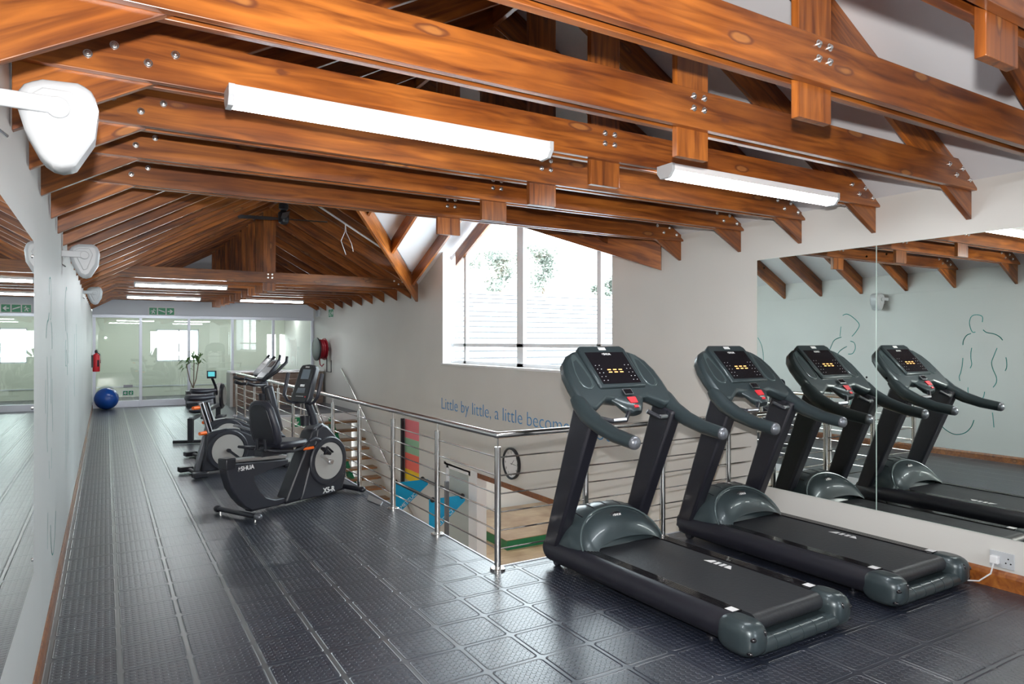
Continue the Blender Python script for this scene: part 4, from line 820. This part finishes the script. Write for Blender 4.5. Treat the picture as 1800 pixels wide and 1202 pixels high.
# clock
ck=thing('wall_clock','round white wall clock with a black rim on the beige wall below the lettering','clock',(XR,8.86,-.14))
MB().lathe([(.001,0),(.235,0),(.24,-.01),(.24,-.045),(.225,-.05),(.21,-.045),(.21,-.02),(.001,-.02)],(0,0,0),'x',40).build('rim','black',ck)
MB().lathe([(.001,-.021),(.211,-.021),(.211,-.026),(.001,-.026)],(0,0,0),'x',40).build('face','white',ck)
for k in range(12):
    a=2*math.pi*k/12; n_=12 if k==0 else k
    text('numeral',str(n_),.05,'black',ck,(-.027,-math.sin(a)*.17,math.cos(a)*.17-.018),(0,-1,0),(0,0,1),align='CENTER',th=.0005)
MB().prism([(-.028,.006,-.02),(-.028,-.006,-.02),(-.028,-.09,.06),(-.028,-.086,.066)],(-.001,0,0)).build('hour_hand','black',ck,smooth=0)
MB().prism([(-.030,.02,.004),(-.030,.02,-.004),(-.030,-.15,-.012),(-.030,-.15,-.006)],(-.001,0,0)).build('minute_hand','black',ck,smooth=0)
# coloured sheets on the wall and black pole
zz=.12
for nm,h,lb in (('pink',.38,'pink sheet on the beige wall below the lettering'),('pgreen',.30,'pale green sheet below the pink one'),('salmon',.33,'salmon red sheet below the green one'),('yellow',.22,'yellow sheet at the foot of the coloured column')):
    tag(MB().bb(XR-.012,XR,12.45,13.15,zz-h+.004,zz).build('coloured_sheet',nm,smooth=0),lb,'poster','coloured sheets on the beige wall'); zz-=h
tag(MB().bb(XR-.09,XR-.03,13.12,13.2,-1.35,.13).build('black_pole','black',smooth=0,bevel=.004),'black upright pole beside the column of coloured sheets','pole')
tag(MB().bb(4.28,4.34,9.08,9.14,-2.75,-.35).build('steel_column','mgrey',smooth=0,bevel=.01),'slim grey steel column behind the railing wires, rising from the lower storey','column')
# blue rack with grips
rk=thing('pull_up_rack','blue triangular wall rack with black grip bars and white lettering seen below the railing','pull up rack',(XR-.05,10.9,-.90))
for y,nm in ((1.0,'far'),(-.55,'near')):
    MB().prism([(-.66,y,.0),(-.0,y,.0),(.0,y,-.1),(-.52,y,-.52),(-.66,y,-.58)],(0,.02,0)).build('side_plate','cyan',rk,bevel=.003,smooth=0)
    text('rack_text','METZUCI',.095,'label',rk,(-.53,y-.002,-.50),(1,0,.78),(-.78,0,1))
for x in (-.62,-.08): 
    MB().tube([(x,1.08,.0),(x,-.6,.0)],.026,12).build('grip_bar','black',rk)
    for y in (1.08,-.6): MB().ball((x,y,0),.045,14,10).build('bar_knob','black',rk)
# platform
pf=thing('wooden_platform','pale wooden platform with a green edge on the lower floor','platform',(9.0,13.8,-2.75))
MB().bb(-1.65,1.7,-1.25,1.3,.0,.20).build('platform_edge','green',pf,smooth=0); MB().bb(-1.66,1.7,-1.26,1.3,.20,.215).build('platform_top','oak',pf,smooth=0)
# floor box at the bike foot
tag(MB().prism([(2.40,7.05,0),(2.44,6.75,0),(2.72-.2,6.9,0),(2.50,7.3,0)],(0,0,.01)).build('floor_plate','silver',smooth=0),'thin silver plate on the floor by the railing post and bike foot','floor plate')
# ======================= OUTSIDE =======================
nb=thing('neighbouring_roof','white ribbed roof of the neighbouring building seen through the gable window','roof',(22,24,0))
m=MB(); n=15
for i in range(n):
    y0=-4+10*i/n; y1=-4+10*(i+1)/n; z0=.6+3.6*i/n; z1=.6+3.6*(i+1)/n
    m.prism([(-13,y0-.05,z0+.09),(-13,y1,z1+.03),(-13,y1,z1-.09),(-13,y0-.05,z0-.09)],(30,0,0))
m.build('roof_sheet','white',nb,smooth=0)
for i in range(1,n): MB().bb(-13,17,-4+10*i/n-.056,-4+10*i/n-.051,.6+3.6*i/n-.0,.6+3.6*i/n+.075).build('roof_lap','lapg',nb,smooth=0); MB().bb(-12.9,16.8,-3.8,6,-3,.55).build('building_wall','conc',nb,smooth=0)
def tree(x,y,zb,h,w,label):
    t=thing('tree',label,'tree',(x,y,zb),0,'trees beyond the neighbouring roof')
    MB().tube([(0,0,0),(.1,0,h*.45),(0,.1,h*.75)],[.25,.18,.06],8).build('trunk','bark',t)
    m=MB()
    for i in range(2600):
        cl=i%14; rr=random.Random(cl*7+int(h*10)); cx,cy,cz=rr.uniform(-.6,.6)*w,rr.uniform(-.6,.6)*w,h*rr.uniform(.45,.95)
        p=V((random.gauss(cx,w*.16),random.gauss(cy,w*.16),random.gauss(cz,w*.14))); a=V((random.uniform(-1,1),random.uniform(-1,1),random.uniform(-1,1))).normalized(); b=a.orthogonal().normalized(); s_=.13
        m.add([p-a*s_,p+b*s_*.6,p+a*s_,p-b*s_*.6],[(0,1,2,3)])
    m.build('crown','tree',t,smooth=0)
tree(20.6,36,0,7.4,2.0,'pale leafy tree left of centre beyond the white ribbed roof')
tree(24.4,37,0,8.1,2.0,'taller pale tree in the middle beyond the white ribbed roof')
tree(28.5,36,0,6.2,1.2,'small faint tree at the right beyond the white ribbed roof')
gr=MB().bb(-60,90,-60,110,-3.2,-3.0); struct('ground_outside',gr,'conc',smooth=0)
